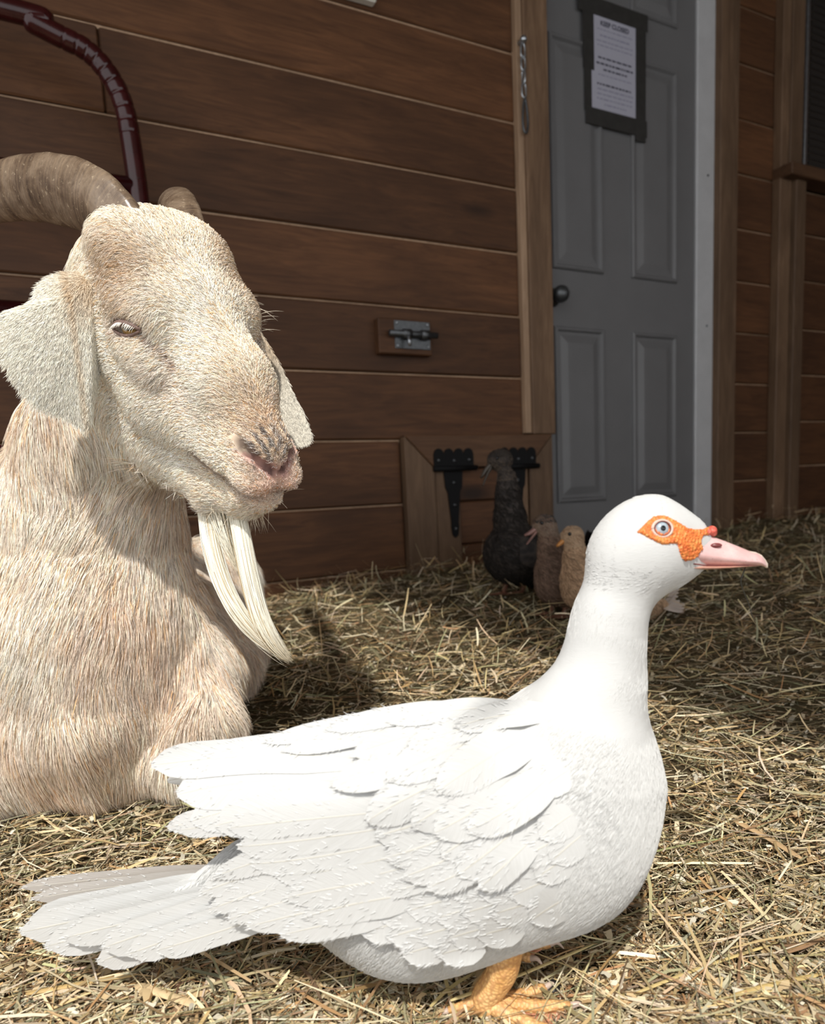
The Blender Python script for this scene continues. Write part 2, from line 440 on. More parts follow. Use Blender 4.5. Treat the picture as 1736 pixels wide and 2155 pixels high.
# ---- hanging chain with snap hook on the post edge
ch = empty('chain', wp(.704, 1.55, .03), 'short shiny chain with a snap hook hanging on the pine post', 'chain')
def loop_link(c, half, wid, r, flat):
    t = np.linspace(0, 2 * math.pi, 25)[:-1]; P = []
    for a_ in t:
        x = wid * math.cos(a_); y = half * np.sign(math.sin(a_)) * abs(math.sin(a_)) ** .55
        P.append(wp(c[0] + (x if flat else 0), c[1] + y, c[2] + (0 if flat else x)))
    P = np.array(P); V = []; n = len(P); k = 8
    T = np.roll(P, -1, 0) - np.roll(P, 1, 0); T /= np.linalg.norm(T, axis=1)[:, None]
    side = WN if flat else WD
    for i in range(n):
        w_ = np.cross(T[i], side); w_ /= np.linalg.norm(w_)
        for j in range(k):
            b_ = 2 * math.pi * j / k; V.append(P[i] + r * (side * math.cos(b_) + w_ * math.sin(b_)))
    Fc = [[i * k + j, i * k + (j + 1) % k, ((i + 1) % n) * k + (j + 1) % k, ((i + 1) % n) * k + j] for i in range(n) for j in range(k)]
    return np.array(V), Fc
uc = .709
V, Fc = tube_data([wp(uc, 1.80, .02), wp(uc, 1.80, .045)], .006, 10); mesh('screw_eye', *merge([(V, Fc), sphere_data(wp(uc, 1.80, .047), .011, 12, 8)]), M_ZINC, ch)
for k, (v, fl) in enumerate(((1.770, 1), (1.734, 1), (1.697, 0), (1.658, 1))):
    V, Fc = loop_link((uc, v, .042), .021, .0075, .0030, fl); mesh('link', V, Fc, M_ZINC, ch)
t = np.linspace(0, 2 * math.pi, 33)
P = [wp(uc + .004 + (.0055 + .0055 * (1 - math.cos(a_)) / 2 * 1.3) * math.sin(a_), 1.588 + .050 * math.cos(a_), .040) for a_ in t]
V, Fc = tube_data(P, .0038, 8); mesh('snap_hook', V, Fc, M_STEEL, ch)

# ---- corner of a switch plate high on the wall
sw = slab('switch_plate', .105, .229, 1.792, 1.93, .002, .030, M_PLATE, None, .004)
tag(sw, 'ivory plastic switch box cut off by the top edge of the picture', 'switch box')
V, Fc = sphere_data(wp(.214, 1.806, .030), .004, 8, 5); mesh('screw', V, Fc, M_ZINC, sw)

# ---- grey six-panel door
door = slab('door_1', .78, 1.541, .05, 2.5, -.085, -.040, M_DOOR, None, .001); tag(door, kind='structure')
def door_panel(u0, u1, v0, v1):
    lv_ = [(0, 0), (.004, .0035), (.010, .0035), (.016, -.006), (.026, -.006), (.052, .001), (.056, .0012)]
    V = []; Fc = []
    for i, (ins, z) in enumerate(lv_):
        for x, y in ((u0 + ins, v0 + ins), (u1 - ins, v0 + ins), (u1 - ins, v1 - ins), (u0 + ins, v1 - ins)): V.append(wp(x, y, -.0395 + .0075 + z))
        if i:
            for j in range(4): Fc.append([(i - 1) * 4 + j, (i - 1) * 4 + (j + 1) % 4, i * 4 + (j + 1) % 4, i * 4 + j])
    k = (len(lv_) - 1) * 4; Fc.append([k, k + 1, k + 2, k + 3])
    o = len(V)
    for x, y in ((u0 - .003, v0 - .003), (u1 + .003, v0 - .003), (u1 + .003, v1 + .003), (u0 - .003, v1 + .003)): V.append(wp(x, y, -.041))
    for j in range(4): Fc.append([o + j, o + (j + 1) % 4, (j + 1) % 4, j])
    mesh('panel', V, Fc, M_DOOR, door, False)
for u0, u1 in ((.868, 1.086), (1.222, 1.443)):
    for v0, v1 in ((.384, .985), (1.176, 1.902), (2.046, 2.46)): door_panel(u0, u1, v0, v1)
kb = empty('knob', wp(.862, 1.078, -.04)); par(kb, door)
V, Fc = tube_data([wp(.862, 1.078, -.04), wp(.862, 1.078, -.034)], .031, 20); k1 = mesh('rose', V, Fc, M_STEEL, kb)
V, Fc = merge([tube_data([wp(.862, 1.078, -.036), wp(.862, 1.078, .0)], .011, 14), sphere_data(wp(.862, 1.078, .012), (.028, .028, .028), 20, 12)]); mesh('knob_ball', V, Fc, M_STEEL, kb)

# ---- notice taped to the door
sg = empty('paper_notice', wp(1.135, 1.69, -.03), 'printed KEEP CLOSED notice framed in dark tape on the grey door', 'notice')
zo = -.0275
slab('paper', 1.028, 1.245, 1.69, 2.00, zo, zo + .0012, M_PAPER, sg, 0)
slab('tape', .985, 1.292, 1.992, 2.045, zo + .0006, zo + .003, M_TAPE, sg, .0006, .0)
slab('tape', 1.010, 1.287, 1.650, 1.704, zo + .0006, zo + .0028, M_TAPE, sg, .0006, .0)
slab('tape', 1.003, 1.050, 1.82, 2.01, zo + .0004, zo + .0024, M_TAPE, sg, .0006)
slab('tape', 1.006, 1.038, 1.69, 1.826, zo + .0004, zo + .0022, M_TAPE, sg, .0006)
slab('tape', 1.235, 1.282, 1.632, 2.02, zo + .0005, zo + .0026, M_TAPE, sg, .0006, -.008)
cu = bpy.data.curves.new('heading_text', 'FONT'); cu.body = 'KEEP CLOSED'; cu.size = .0205; cu.align_x = 'CENTER'; cu.align_y = 'CENTER'; cu.extrude = .0002; cu.offset = .0006
tx = bpy.data.objects.new('heading_text', cu); COL.objects.link(tx); cu.materials.append(M_INK)
me_t = bpy.data.meshes.new_from_object(tx); bpy.data.objects.remove(tx); tx = link('heading_text', me_t, M_INK, None, False)
tx.matrix_basis = WALLM @ Matrix.Translation((1.142, 1.972, zo + .0016)); par(tx, sg)
rows = [(1.953, .155, .5, 1), (1.935, .13, .8, 1), (1.918, .16, .55, 1), (1.904, .155, .55, 1), (1.866, .15, .9, 0), (1.848, .165, 1.0, 0), (1.831, .105, .9, 0), (1.813, .15, .5, 1),
        (1.784, .160, .95, 0), (1.768, .160, .6, 1), (1.753, .160, .6, 1), (1.738, .165, .6, 1), (1.722, .10, .6, 1)]
rr = random.Random(4)
for v, wd, wt, lite in rows:                                      # rows of unreadable small print
    x = 1.142 - wd / 2; parts = []
    while x < 1.142 + wd / 2 - .006:
        ww = rr.uniform(.006, .024); ww = min(ww, 1.142 + wd / 2 - x); hh = .0058 * wt
        q = [wp(x, v - hh / 2, zo + .0016), wp(x + ww, v - hh / 2, zo + .0016), wp(x + ww, v + hh / 2, zo + .0016), wp(x, v + hh / 2, zo + .0016)]
        parts.append((q, [[0, 1, 2, 3]])); x += ww + .004
    mesh('print_line', *merge(parts), M_INK2 if lite else M_INK, sg, False)

# ---- jamb, studs and boards to the right of the door
jamb = slab('trim_2', 1.543, 1.648, .05, 2.7, -.10, -.030, M_WHITE, None, .004); tag(jamb, kind='structure')
for v in (1.575, 1.03):
    V, Fc = sphere_data(wp(1.60, v, -.030), .0045, 8, 5); mesh('nail_head', V, Fc, M_STEEL, jamb)
rwall = slab('wall_back', 1.648, 2.95, -.2, 2.9, -.14, -.085, M_BACK, None, 0); tag(rwall, kind='structure')
rv = [.03, .232, .43, .629, .825, 1.025, 1.224, 1.424, 1.628, 1.828, 2.027, 2.227, 2.43, 2.63]
for i in range(len(rv) - 1):
    slab('joint_strip', 1.72, 2.10, rv[i + 1] - .010, rv[i + 1] - .002, -.085, -.066, M_EDGE, rwall, 0)
    slab('board', 1.72, 2.10, rv[i], rv[i + 1] - .0065, -.085, -.060 + .001 * (i % 3), M_SIDING, rwall, .004)
rv2 = [.09, .286, .483, .675, .8725, 1.063, 1.262, 1.45, 1.62]
for i in range(len(rv2) - 1):
    slab('joint_strip', 2.16, 2.95, rv2[i + 1] - .010, rv2[i + 1] - .002, -.085, -.066, M_EDGE, rwall, 0)
    slab('board', 2.16, 2.95, rv2[i], rv2[i + 1] - .0065, -.085, -.060 + .001 * (i % 3), M_SIDING, rwall, .004)
u0, u1 = uv(1515, 500, .0)[0], uv(1552, 500, .0)[0]
s1 = slab('trim_3', u0, u1, .05, 2.7, -.06, .0, M_TRIMW, None, .003); tag(s1, kind='structure')
u0, u1, u2 = uv(1640, 500, -.02)[0], uv(1664, 500, -.02)[0], uv(1695, 500, .0)[0]
s2 = slab('trim_4', u0, u1, .05, 2.7, -.06, -.02, M_TRIMW, None, .003); tag(s2, kind='structure')
s3 = slab('trim_5', u1 + .002, u2, .05, 1.625, -.06, .0, M_TRIMW, None, .003); tag(s3, kind='structure')
# window with dark blinds
win = slab('window_1', 2.10, 2.90, 1.66, 2.7, -.12, -.095, M_GLASSD, None, 0); tag(win, kind='structure')
slab('window_frame', uv(1666, 200, -.01)[0], uv(1692, 200, -.01)[0], 1.66, 2.7, -.08, -.010, M_TRIMW, win, .003)
slab('window_sill', uv(1666, 372, .03)[0], 2.94, 1.622, 1.668, -.06, .032, M_TRIMH, win, .004)
slab('sash', 2.225, 2.24, 1.66, 2.7, -.095, -.075, M_ZINC, win, .002)
for k in range(34):
    slab('blind_slat', 2.26, 2.88, 1.68 + k * .027, 1.683 + k * .027 + .016, -.088, -.080, M_BLIND, win, 0)

# ---- unseen ceiling, front edge shaped to throw the shade line over the floor
e1 = on_ground(690, 1245); e2 = on_ground(1760, 1600)
HC_ = 2.6
def back(p): t_ = (HC_ - p[2]) / -SUN_DIR[2]; return p - SUN_DIR * t_
q1, q2 = back(e1), back(e2)
ed = (q2 - q1)[:2]; ed /= np.linalg.norm(ed); en = np.array([-ed[1], ed[0]]); en = en if en[1] > 0 else -en
mid = (q1 + q2)[:2] / 2
cv = []
for z in (HC_, HC_ + .12):
    for q_ in ((-6, q1[1] + .10), (q1[0], q1[1]), tuple(mid + ed * 5 * (1 if ed[0] > 0 else -1)), (9, 9), (-6, 9)): cv.append((*q_, z))
cl = mesh('ceiling', cv, [[4, 3, 2, 1, 0], [5, 6, 7, 8, 9]] + [[j, (j + 1) % 5, 5 + (j + 1) % 5, 5 + j] for j in range(5)], M_CEIL, None, False); tag(cl, kind='structure')
# unseen barn side wall to the right, set close in to block sky
pr_ = wp(4.6, 0, 0)
mesh('wall_right', [wp(2.95, -.2, -.2), wp(2.95, -.2, 3.4), wp(2.95, 2.6, 3.4), wp(2.95, 2.6, -.2), wp(3.05, -.2, -.2), wp(3.05, -.2, 3.4), wp(3.05, 2.6, 3.4), wp(3.05, 2.6, -.2)],
     [[0, 1, 2, 3], [7, 6, 5, 4], [0, 4, 5, 1], [1, 5, 6, 2], [2, 6, 7, 3], [3, 7, 4, 0]], M_SIDING, None, False)['kind'] = 'structure'

# ---- red tubular gate leaning along the wall behind the goat
GO = .15
def gp(px, py): u_, v_ = uv(px, py, GO); return (u_, v_)
gz = [(60, 60), (200, 135), (380, 228), (500, 288), (590, 362), (668, 462), (728, 575), (768, 700), (790, 820), (810, 950), (830, 1090), (846, 1220)]
gpts = [gp(x / 2.893, y / 2.893) for x, y in gz]
ue, ve = gpts[-1]
top = gpts[0]; sl = (gpts[1][1] - gpts[0][1]) / (gpts[1][0] - gpts[0][0])
pts = [(top[0] - 1.4, top[1]), (top[0] - .7, top[1])] + gpts + [(ue + .003, ve - .3), (ue + .005, ve - .7), (ue + .006, .20)]
gt = empty('tubular_gate', wp(ue, .18, GO), 'dark red tubular steel gate standing behind the goat', 'gate')
P2 = spline([wp(u_, v_, GO) for u_, v_ in pts], 220)
rad = np.full(220, .0225)
seg = np.cumsum(np.r_[0, np.linalg.norm(np.diff(P2, axis=0), axis=1)])
i0 = np.argmin(np.linalg.norm(P2 - wp(*gpts[2], GO), axis=1)); i1 = np.argmin(np.linalg.norm(P2 - wp(*gpts[8], GO), axis=1))
Pd = spline(P2, 900); rd = np.full(900, .0225)
sd = np.linspace(0, 219, 900); m_ = (sd > i0) & (sd < i1)
ph = (sd - i0) / (i1 - i0) * 9
rd2 = np.stack([rd, rd], 1)
rd2[m_] -= (.0016 * np.clip(np.cos(2 * math.pi * ph[m_]), 0, 1) ** 3)[:, None]
tube('rail_tube', Pd[::2], rd2[::2], M_RED, gt, 16)
for px, py in ((0, 352), (0, 650), (0, 955)):
    u_, v_ = gp(px, py)
    tube('cross_rail', [wp(u_ - 1.3, v_, GO), wp(ue, v_, GO)], .0195, M_RED, gt, 14)

# ---- bedding: floor, hay and shavings
gx = np.linspace(-2.6, 4.6, 181); gy = np.linspace(-1.2, 4.4, 141)
X, Y = np.meshgrid(gx, gy, indexing='ij'); Z = ground(X, Y)
Vg = np.stack([X, Y, Z], -1).reshape(-1, 3)
idx = np.arange(181 * 141).reshape(181, 141)
Qg = np.stack([idx[:-1, :-1], idx[1:, :-1], idx[1:, 1:], idx[:-1, 1:]], -1).reshape(-1, 4)
offw = (Vg - WP) @ WN
Qg = Qg[(offw[Qg] > -.16).all(1)]
mg = NT('bedding_soil'); v_ = mg.coord()
n1 = mg.noise(v_, 70, 8, .7); n2 = mg.noise(v_, 9, 4)
cc_ = mg.ramp(n1, [(.28, (.03, .022, .013)), (.5, (.09, .066, .036)), (.7, (.22, .17, .10))])
mg.col(mg.mix(mg.ramp(n2, [(.4, (0, 0, 0)), (.65, (.6, .6, .6))]), cc_, (.12, .10, .05))).set(Roughness=.9, Specular_IOR_Level=.1); mg.bump(n1, .9, .01)
fl = mesh('floor', Vg, Qg, mg.m); tag(fl, kind='structure')

M_HAY = NT('hay_stalks'); a_ = M_HAY.n('ShaderNodeAttribute', attribute_name='tint'); M_HAY.col(a_.outputs['Color']).set(Roughness=.55, Specular_IOR_Level=.3); M_HAY = M_HAY.m
PAL = np.array([(.66, .53, .32), (.54, .40, .20), (.37, .34, .19), (.28, .175, .095), (.74, .64, .45), (.44, .26, .12), (.33, .31, .20), (.48, .37, .25)])
def scatter(n, ymin, ymax, pw):
    out = np.zeros((0, 2))
    while len(out) < n:
        u_ = RNG.random(n * 2); e = 1 - pw
        y = (ymin ** e + u_ * (ymax ** e - ymin ** e)) ** (1 / e)
        x = RNG.uniform(-1, 1, n * 2) * (.35 + .85 * y) + .05 * y
        P_ = np.stack([x, y], 1); o_ = (np.c_[P_, np.zeros(len(P_))] - WP) @ WN
        out = np.vstack([out, P_[o_ > -.02]])
    return out[:n]
def blades(n, ymin, ymax, pw, lmin, lmax, wmin, wmax, lift, up, pal_p, name, label):
    P_ = scatter(n, ymin, ymax, pw); x, y = P_.T
    L = lmin + (lmax - lmin) * RNG.random(n) ** 2.2; Wd = wmin + (wmax - wmin) * RNG.random(n) ** 2
    th = RNG.uniform(0, 2 * np.pi, n); th = np.where(RNG.random(n) < .22, RNG.normal(.15, .5, n), th)
    el = np.abs(RNG.normal(0, up, n)) * np.sign(RNG.random(n) - .25)
    el = np.where(RNG.random(n) < .02, RNG.uniform(.3, 1.0, n), el)
    d = np.stack([np.cos(th) * np.cos(el), np.sin(th) * np.cos(el), np.sin(el)], 1)
    base = np.stack([x, y, ground(x, y) + RNG.random(n) * lift], 1)
    base[:, 2] += np.where(el < 0, -np.sin(el) * L * .5, 0)
    side = np.stack([-np.sin(th), np.cos(th), RNG.normal(0, .6, n)], 1); side /= np.linalg.norm(side, axis=1)[:, None]
    bend = np.stack([-np.sin(th), np.cos(th), np.zeros(n)], 1) * (RNG.normal(0, .045, n) * L)[:, None]; bend[:, 2] += RNG.normal(0, .03, n) * L
    V = np.zeros((n, 8, 3)); tt = (-.5, -.17, .17, .5)
    for i, t_ in enumerate(tt):
        c = base + d * (L * t_)[:, None] + bend * (t_ * t_ * 4)
        c[:, 2] = np.maximum(c[:, 2], ground(c[:, 0], c[:, 1]) + .0008)
        wv = (Wd * (.5 if abs(t_) < .3 else .34))[:, None] * side
        V[:, i * 2] = c - wv; V[:, i * 2 + 1] = c + wv
    q = np.array([[0, 1, 3, 2], [2, 3, 5, 4], [4, 5, 7, 6]])
    Q = (np.arange(n)[:, None, None] * 8 + q[None]).reshape(-1, 4)
    pi = RNG.choice(len(PAL), n, p=pal_p)
    col = PAL[pi] * RNG.uniform(.45, 1.25, (n, 1)) * RNG.uniform(.94, 1.06, (n, 3))
    o = mesh(name, V.reshape(-1, 3), Q, M_HAY, None, False, attrs={'tint': np.repeat(col, 8, 0)})
    return tag(o, label, 'hay', kind='stuff')
blades(92000, .28, 3.4, 1.7, .012, .055, .0008, .0026, .013, .10, (.18, .17, .14, .16, .13, .08, .08, .06), 'fine_hay', 'fine chopped hay covering the barn floor')
blades(20000, .28, 3.4, 1.6, .04, .15, .0010, .0036, .018, .12, (.23, .20, .14, .07, .20, .06, .06, .04), 'long_hay', 'loose longer hay stalks strewn over the bedding')
blades(7000, 1.25, 3.2, 1.2, .03, .10, .0014, .0042, .05, .55, (.18, .20, .10, .16, .16, .10, .05, .05), 'tangled_hay', 'tangled hay banked up against the foot of the board wall')
def chips(n):
    P_ = scatter(n, .28, 3.2, 1.75); x, y = P_.T
    L = (.003 + .012 * RNG.random(n) ** 1.6); Wd = L * RNG.uniform(.3, .8, n); th = RNG.uniform(0, 2 * np.pi, n)
    d = np.stack([np.cos(th), np.sin(th), RNG.normal(0, .35, n)], 1); s = np.stack([-np.sin(th), np.cos(th), RNG.normal(0, .35, n)], 1)
    c = np.stack([x, y, ground(x, y) + RNG.uniform(.002, .013, n)], 1); up = np.array([0, 0, 1.0])
    V = np.zeros((n, 6, 3))
    for i, t_ in enumerate((-.5, 0, .5)):
        cc = c + d * (L * t_)[:, None] + up * ((.25 - t_ * t_) * L * .5)[:, None]
        V[:, i * 2] = cc - s * (Wd * .5)[:, None] * (.25 + .9 * RNG.random((n, 1))); V[:, i * 2 + 1] = cc + s * (Wd * .5)[:, None] * (.15 + .9 * RNG.random((n, 1)))
    q = np.array([[0, 1, 3, 2], [2, 3, 5, 4]]); Q = (np.arange(n)[:, None, None] * 6 + q[None]).reshape(-1, 4)
    base = np.array([(.68, .57, .38), (.58, .43, .24), (.72, .66, .52), (.42, .28, .14)])
    col = base[RNG.choice(4, n, p=(.4, .25, .2, .15))] * RNG.uniform(.65, 1.1, (n, 1))
    return tag(mesh('wood_shavings', V.reshape(-1, 3), Q, M_HAY, None, False, attrs={'tint': np.repeat(col, 6, 0)}), 'pale wood shavings mixed into the hay bedding', 'shavings', kind='stuff')
chips(48000)

# ================================================================== THE GOAT
HT = np.array([-0.30256226, 0.87244794, 0.77029764]); HS = 1.0408
HM = np.array([[-0.6546, 0.5243, 0.5446], [-0.7424, -0.3098, -0.5941], [-0.1428, -0.7932, 0.592]])   # columns: lateral (near side), towards nose, dorsal
def hp(x, a, n): return HT + HM @ (np.array([x, a, n]) * HS)
goat = empty('goat', (-.42, 1.05, float(ground(-.42, 1.05))), 'cream white horned goat with long beard lying in the hay', 'goat')
G = []
def gc(a, b, ra, rb, k=.03): G.append(('+', k, lambda p, a=a, b=b: sd_cone(p, a, b, ra, rb)))
def ge(c, r, M=None, k=.03): G.append(('+', k, lambda p: sd_ell(p, c, r, M)))
def A3(px, py, z): return at(px, py, z)
def pr3(px, z): return px * z / FOC
def chain(lst, k=.04):
    for (x0, y0, z0, r0), (x1, y1, z1, r1) in zip(lst[:-1], lst[1:]): gc(A3(x0, y0, z0), A3(x1, y1, z1), pr3(r0, z0), pr3(r1, z1), k)
# trunk, chest, neck
chain([(215, 1440, 1.10, 205), (300, 1380, 1.34, 190), (345, 1370, 1.58, 150)], .06)
chain([(225, 790, .95, 92), (205, 960, 1.01, 128), (195, 1130, 1.05, 160), (200, 1330, 1.06, 190), (200, 1470, 1.05, 165)], .06)
chain([(110, 1000, 1.10, 70), (70, 1180, 1.13, 125), (60, 1400, 1.13, 165), (80, 1540, 1.08, 125)], .08)
chain([(330, 1290, 1.12, 80), (400, 1420, 1.08, 75), (425, 1520, 1.03, 62)], .05)          # folded far foreleg: upper arm to knee
chain([(425, 1520, 1.03, 55), (350, 1590, 1.02, 42), (250, 1640, 1.06, 36)], .03)
chain([(60, 1470, 1.04, 80), (20, 1585, 1.01, 58), (-60, 1625, 1.0, 48), (55, 1636, 1.01, 36)], .035)
chain([(180, 1520, 1.02, 110), (200, 1590, 1.02, 65)], .05)
chain([(440, 1230, 1.50, 95), (470, 1340, 1.45, 75), (490, 1400, 1.30, 40)], .05)           # far flank and stifle
# skull
def H(x, a, n, r): return hp(x, a, n), r * HS
def hc(p, q, k=.02): (P, r0), (Q_, r1) = H(*p), H(*q); gc(P, Q_, r0, r1, k)
ge(hp(0, .045, -.062), np.array([.070, .085, .070]) * HS, HM, .02)
hc((0, .0, -.045, .052), (0, .09, -.048, .054)); hc((0, .09, -.048, .054), (0, .19, -.050, .046)); hc((0, .19, -.050, .044), (0, .262, -.062, .029))
ge(hp(0, .278, -.068), np.array([.028, .024, .023]) * HS, HM, .015)
for s in (-1, 1):
    hc((s * .042, .055, -.095, .050), (s * .030, .150, -.105, .046)); hc((s * .030, .150, -.105, .046), (s * .016, .250, -.088, .030))
    hc((s * .034, .06, -.155, .038), (s * .026, .16, -.158, .036)); hc((s * .026, .16, -.158, .036), (s * .012, .245, -.146, .031))
    ge(hp(s * .058, .088, -.034), np.array([.026, .038, .026]) * HS, HM, .03)                # brow
    ge(hp(s * .062, .120, -.062), np.array([.022, .040, .020]) * HS, HM, .02)                # cheek bone
    ge(hp(s * .023, .268, -.064), np.array([.015, .026, .021]) * HS, HM, .012)               # nostril wing
    ge(hp(s * .018, .288, -.078), np.array([.025, .026, .0155]) * HS, HM, .010)               # upper lip
    ge(hp(s * .042, .020, -.010), np.array([.034, .036, .022]) * HS, HM, .035)                 # horn base
ge(hp(0, .288, -.107), np.array([.031, .027, .0165]) * HS, HM, .008)                           # lower lip and chin
ge(hp(0, .270, -.128), np.array([.032, .036, .026]) * HS, HM, .014)
gc(hp(0, .02, -.09), A3(225, 790, .95), .075, pr3(92, .95), .05)                              # poll into neck
gc(hp(0, .12, -.15), A3(210, 940, .99), .045, pr3(100, .99), .05)                             # throat
# carved: mouth line, nostrils, eye sockets
def cut(pts, k=.004):
    for (x0, a0, n0, r0), (x1, a1, n1, r1) in zip(pts[:-1], pts[1:]):
        P, Q_ = hp(x0, a0, n0), hp(x1, a1, n1)
        G.append(('-', k, lambda p, P=P, Q_=Q_, r0=r0, r1=r1: sd_cone(p, P, Q_, r0 * HS, r1 * HS)))
MOUTH = np.array([(.052, .234, -.103), (.045, .250, -.107), (.039, .268, -.104), (.034, .290, -.097), (.022, .309, -.091), (0, .318, -.088)])
NOSTR = np.array([(.038, .256, -.044), (.030, .272, -.050), (.018, .288, -.056), (.007, .300, -.061)])
EAX = np.array([-.22, .74, .64]); EAX /= np.linalg.norm(EAX)              # long axis of the eye opening, near side
EC = np.array([.0648, .1045, -.0445]); ES = np.array([.0800, .1060, -.0420])
TEAR = np.array([(.0726, .1198, -.0298), (.0636, .1322, -.0343), (.0545, .146, -.0409), (.0506, .1618, -.0455)])
for s in (-1, 1):
    fl_ = np.array([s, 1, 1])
    cut([(*(q * fl_), r) for q, r in zip(MOUTH, (.0030, .0046, .0055, .0058, .0056, .0056))], .005)
    cut([(*(q * fl_), r) for q, r in zip(NOSTR, (.0028, .0048, .0056, .0040))], .005)
    P = hp(*(ES * fl_))
    ax = HM @ (EAX * fl_); oz = HM @ np.array([s * 1.0, .12, .18]); oz -= ax * (oz @ ax); oz /= np.linalg.norm(oz)
    Me = np.stack([ax, np.cross(oz, ax), oz], 1)
    G.append(('-', .004, lambda p, P=P, Me=Me: sd_ell(p, P, np.array([.0205, .0085, .016]) * HS, Me)))
cut([(0, .302, -.066, .0022), (0, .318, -.086, .0022)], .003)
def dline(L_, pl):                                                       # distance to a polyline, mirrored sides folded together
    q = L_.copy(); q[:, 0] = np.abs(q[:, 0]); d = np.full(len(q), 9.0)
    for a, b in zip(pl[:-1], pl[1:]):
        h = np.clip(((q - a) @ (b - a)) / ((b - a) @ (b - a)), 0, 1); d = np.minimum(d, np.linalg.norm(q - a - h[:, None] * (b - a), axis=1))
    return d
def deye(L_):
    q = L_.copy(); q[:, 0] = np.abs(q[:, 0]); q = q - ES; t_ = q @ EAX
    pr_ = q - t_[:, None] * EAX; return np.sqrt((t_ / 2.1) ** 2 + (pr_ ** 2).sum(1) * np.where(np.abs(q[:, 0]) < .02, 1, 2))
GV, GQ = surface_nets(G, (-1.25, .55, -.05), (.25, 1.95, .95), .0055)
GN = vnormals(GV, GQ)
gz_ = ground(GV[:, 0], GV[:, 1]) - .02; GV[:, 2] = np.maximum(GV[:, 2], gz_)
def head_local(P): return ((P - HT) @ HM) / HS
def goat_color(P):
    L_ = head_local(P); c = np.tile(np.array([.93, .86, .74]), (len(P), 1))
    def blend(w, col):
        nonlocal c
        c = c * (1 - w[:, None]) + np.array(col) * w[:, None]
    ball = lambda x, a, n, r: np.exp(-(((L_ - np.array([x, a, n])) / np.array(r)) ** 2).sum(1))
    inhead = 1 / (1 + np.exp((-.20 - L_[:, 2]) * 60)) * (L_[:, 1] > -.06) * (L_[:, 1] < .40)
    n1 = hnoise(P, 14, 1); n2 = hnoise(P, 45, 2); n3 = hnoise(P * np.array([1, 1, .25]), 30, 3)
    body = 1 - inhead
    blend(body * np.clip(.52 + .35 * n1 + .3 * n3, 0, .9), (.82, .62, .46))
    blend(body * np.clip(.25 * n2 + .10, 0, .5), (.66, .52, .43))
    blend(inhead * np.clip(.20 + .36 * n1 + .18 * n2, 0, .65), (.80, .60, .39))
    for s in (-1, 1):
        blend(.85 * ball(s * .070, .055, -.01, (.035, .045, .035)), (.50, .34, .20))          # tan behind the brow
        blend(.5 * ball(s * .078, .100, -.030, (.03, .03, .016)), (.46, .32, .20))
        blend(.45 * ball(s * .062, .165, -.060, (.035, .055, .016)), (.62, .50, .42))         # tear furrow
        pass
    blend(.70 * ball(0, .262, -.028, (.045, .045, .030)), (.74, .50, .31))                    # rusty nose
    blend(.80 * ball(0, .315, -.078, (.050, .030, .026)), (.70, .45, .36))                    # pink lips
    blend(np.clip(.9 * ball(0, .284, -.040, (.040, .024, .018)) * (.75 + 1.5 * hnoise(P, 220, 8)), 0, .9), (.17, .145, .14))  # grey mottling
    dn = dline(L_, NOSTR); dm = dline(L_, MOUTH); de = deye(L_)
    blend(.85 * np.exp(-(np.maximum(dn - .004, 0) / .0055) ** 2) * (L_[:, 2] < -.048 - .25 * (.30 - L_[:, 1])), (.76, .44, .40))
    blend(.97 * np.exp(-(dn / .0058) ** 4), (.05, .025, .025))
    blend(.95 * np.exp(-(dm / .0082) ** 4), (.12, .075, .065))
    blend(.85 * np.exp(-(de / .0105) ** 4), (.26, .15, .125))
    blend(.80 * np.exp(-(dline(L_, TEAR) / .0042) ** 2), (.26, .17, .14))
    return np.clip(c, .01, .95)
M_SKIN = hair_mat('goat_skin', .6, .2)
gcol = goat_color(GV)
# tint is darker along the mouth line
ga = mesh('body', GV, GQ, M_SKIN, goat, True, attrs={'tint': gcol * np.array([.84, .79, .75])})

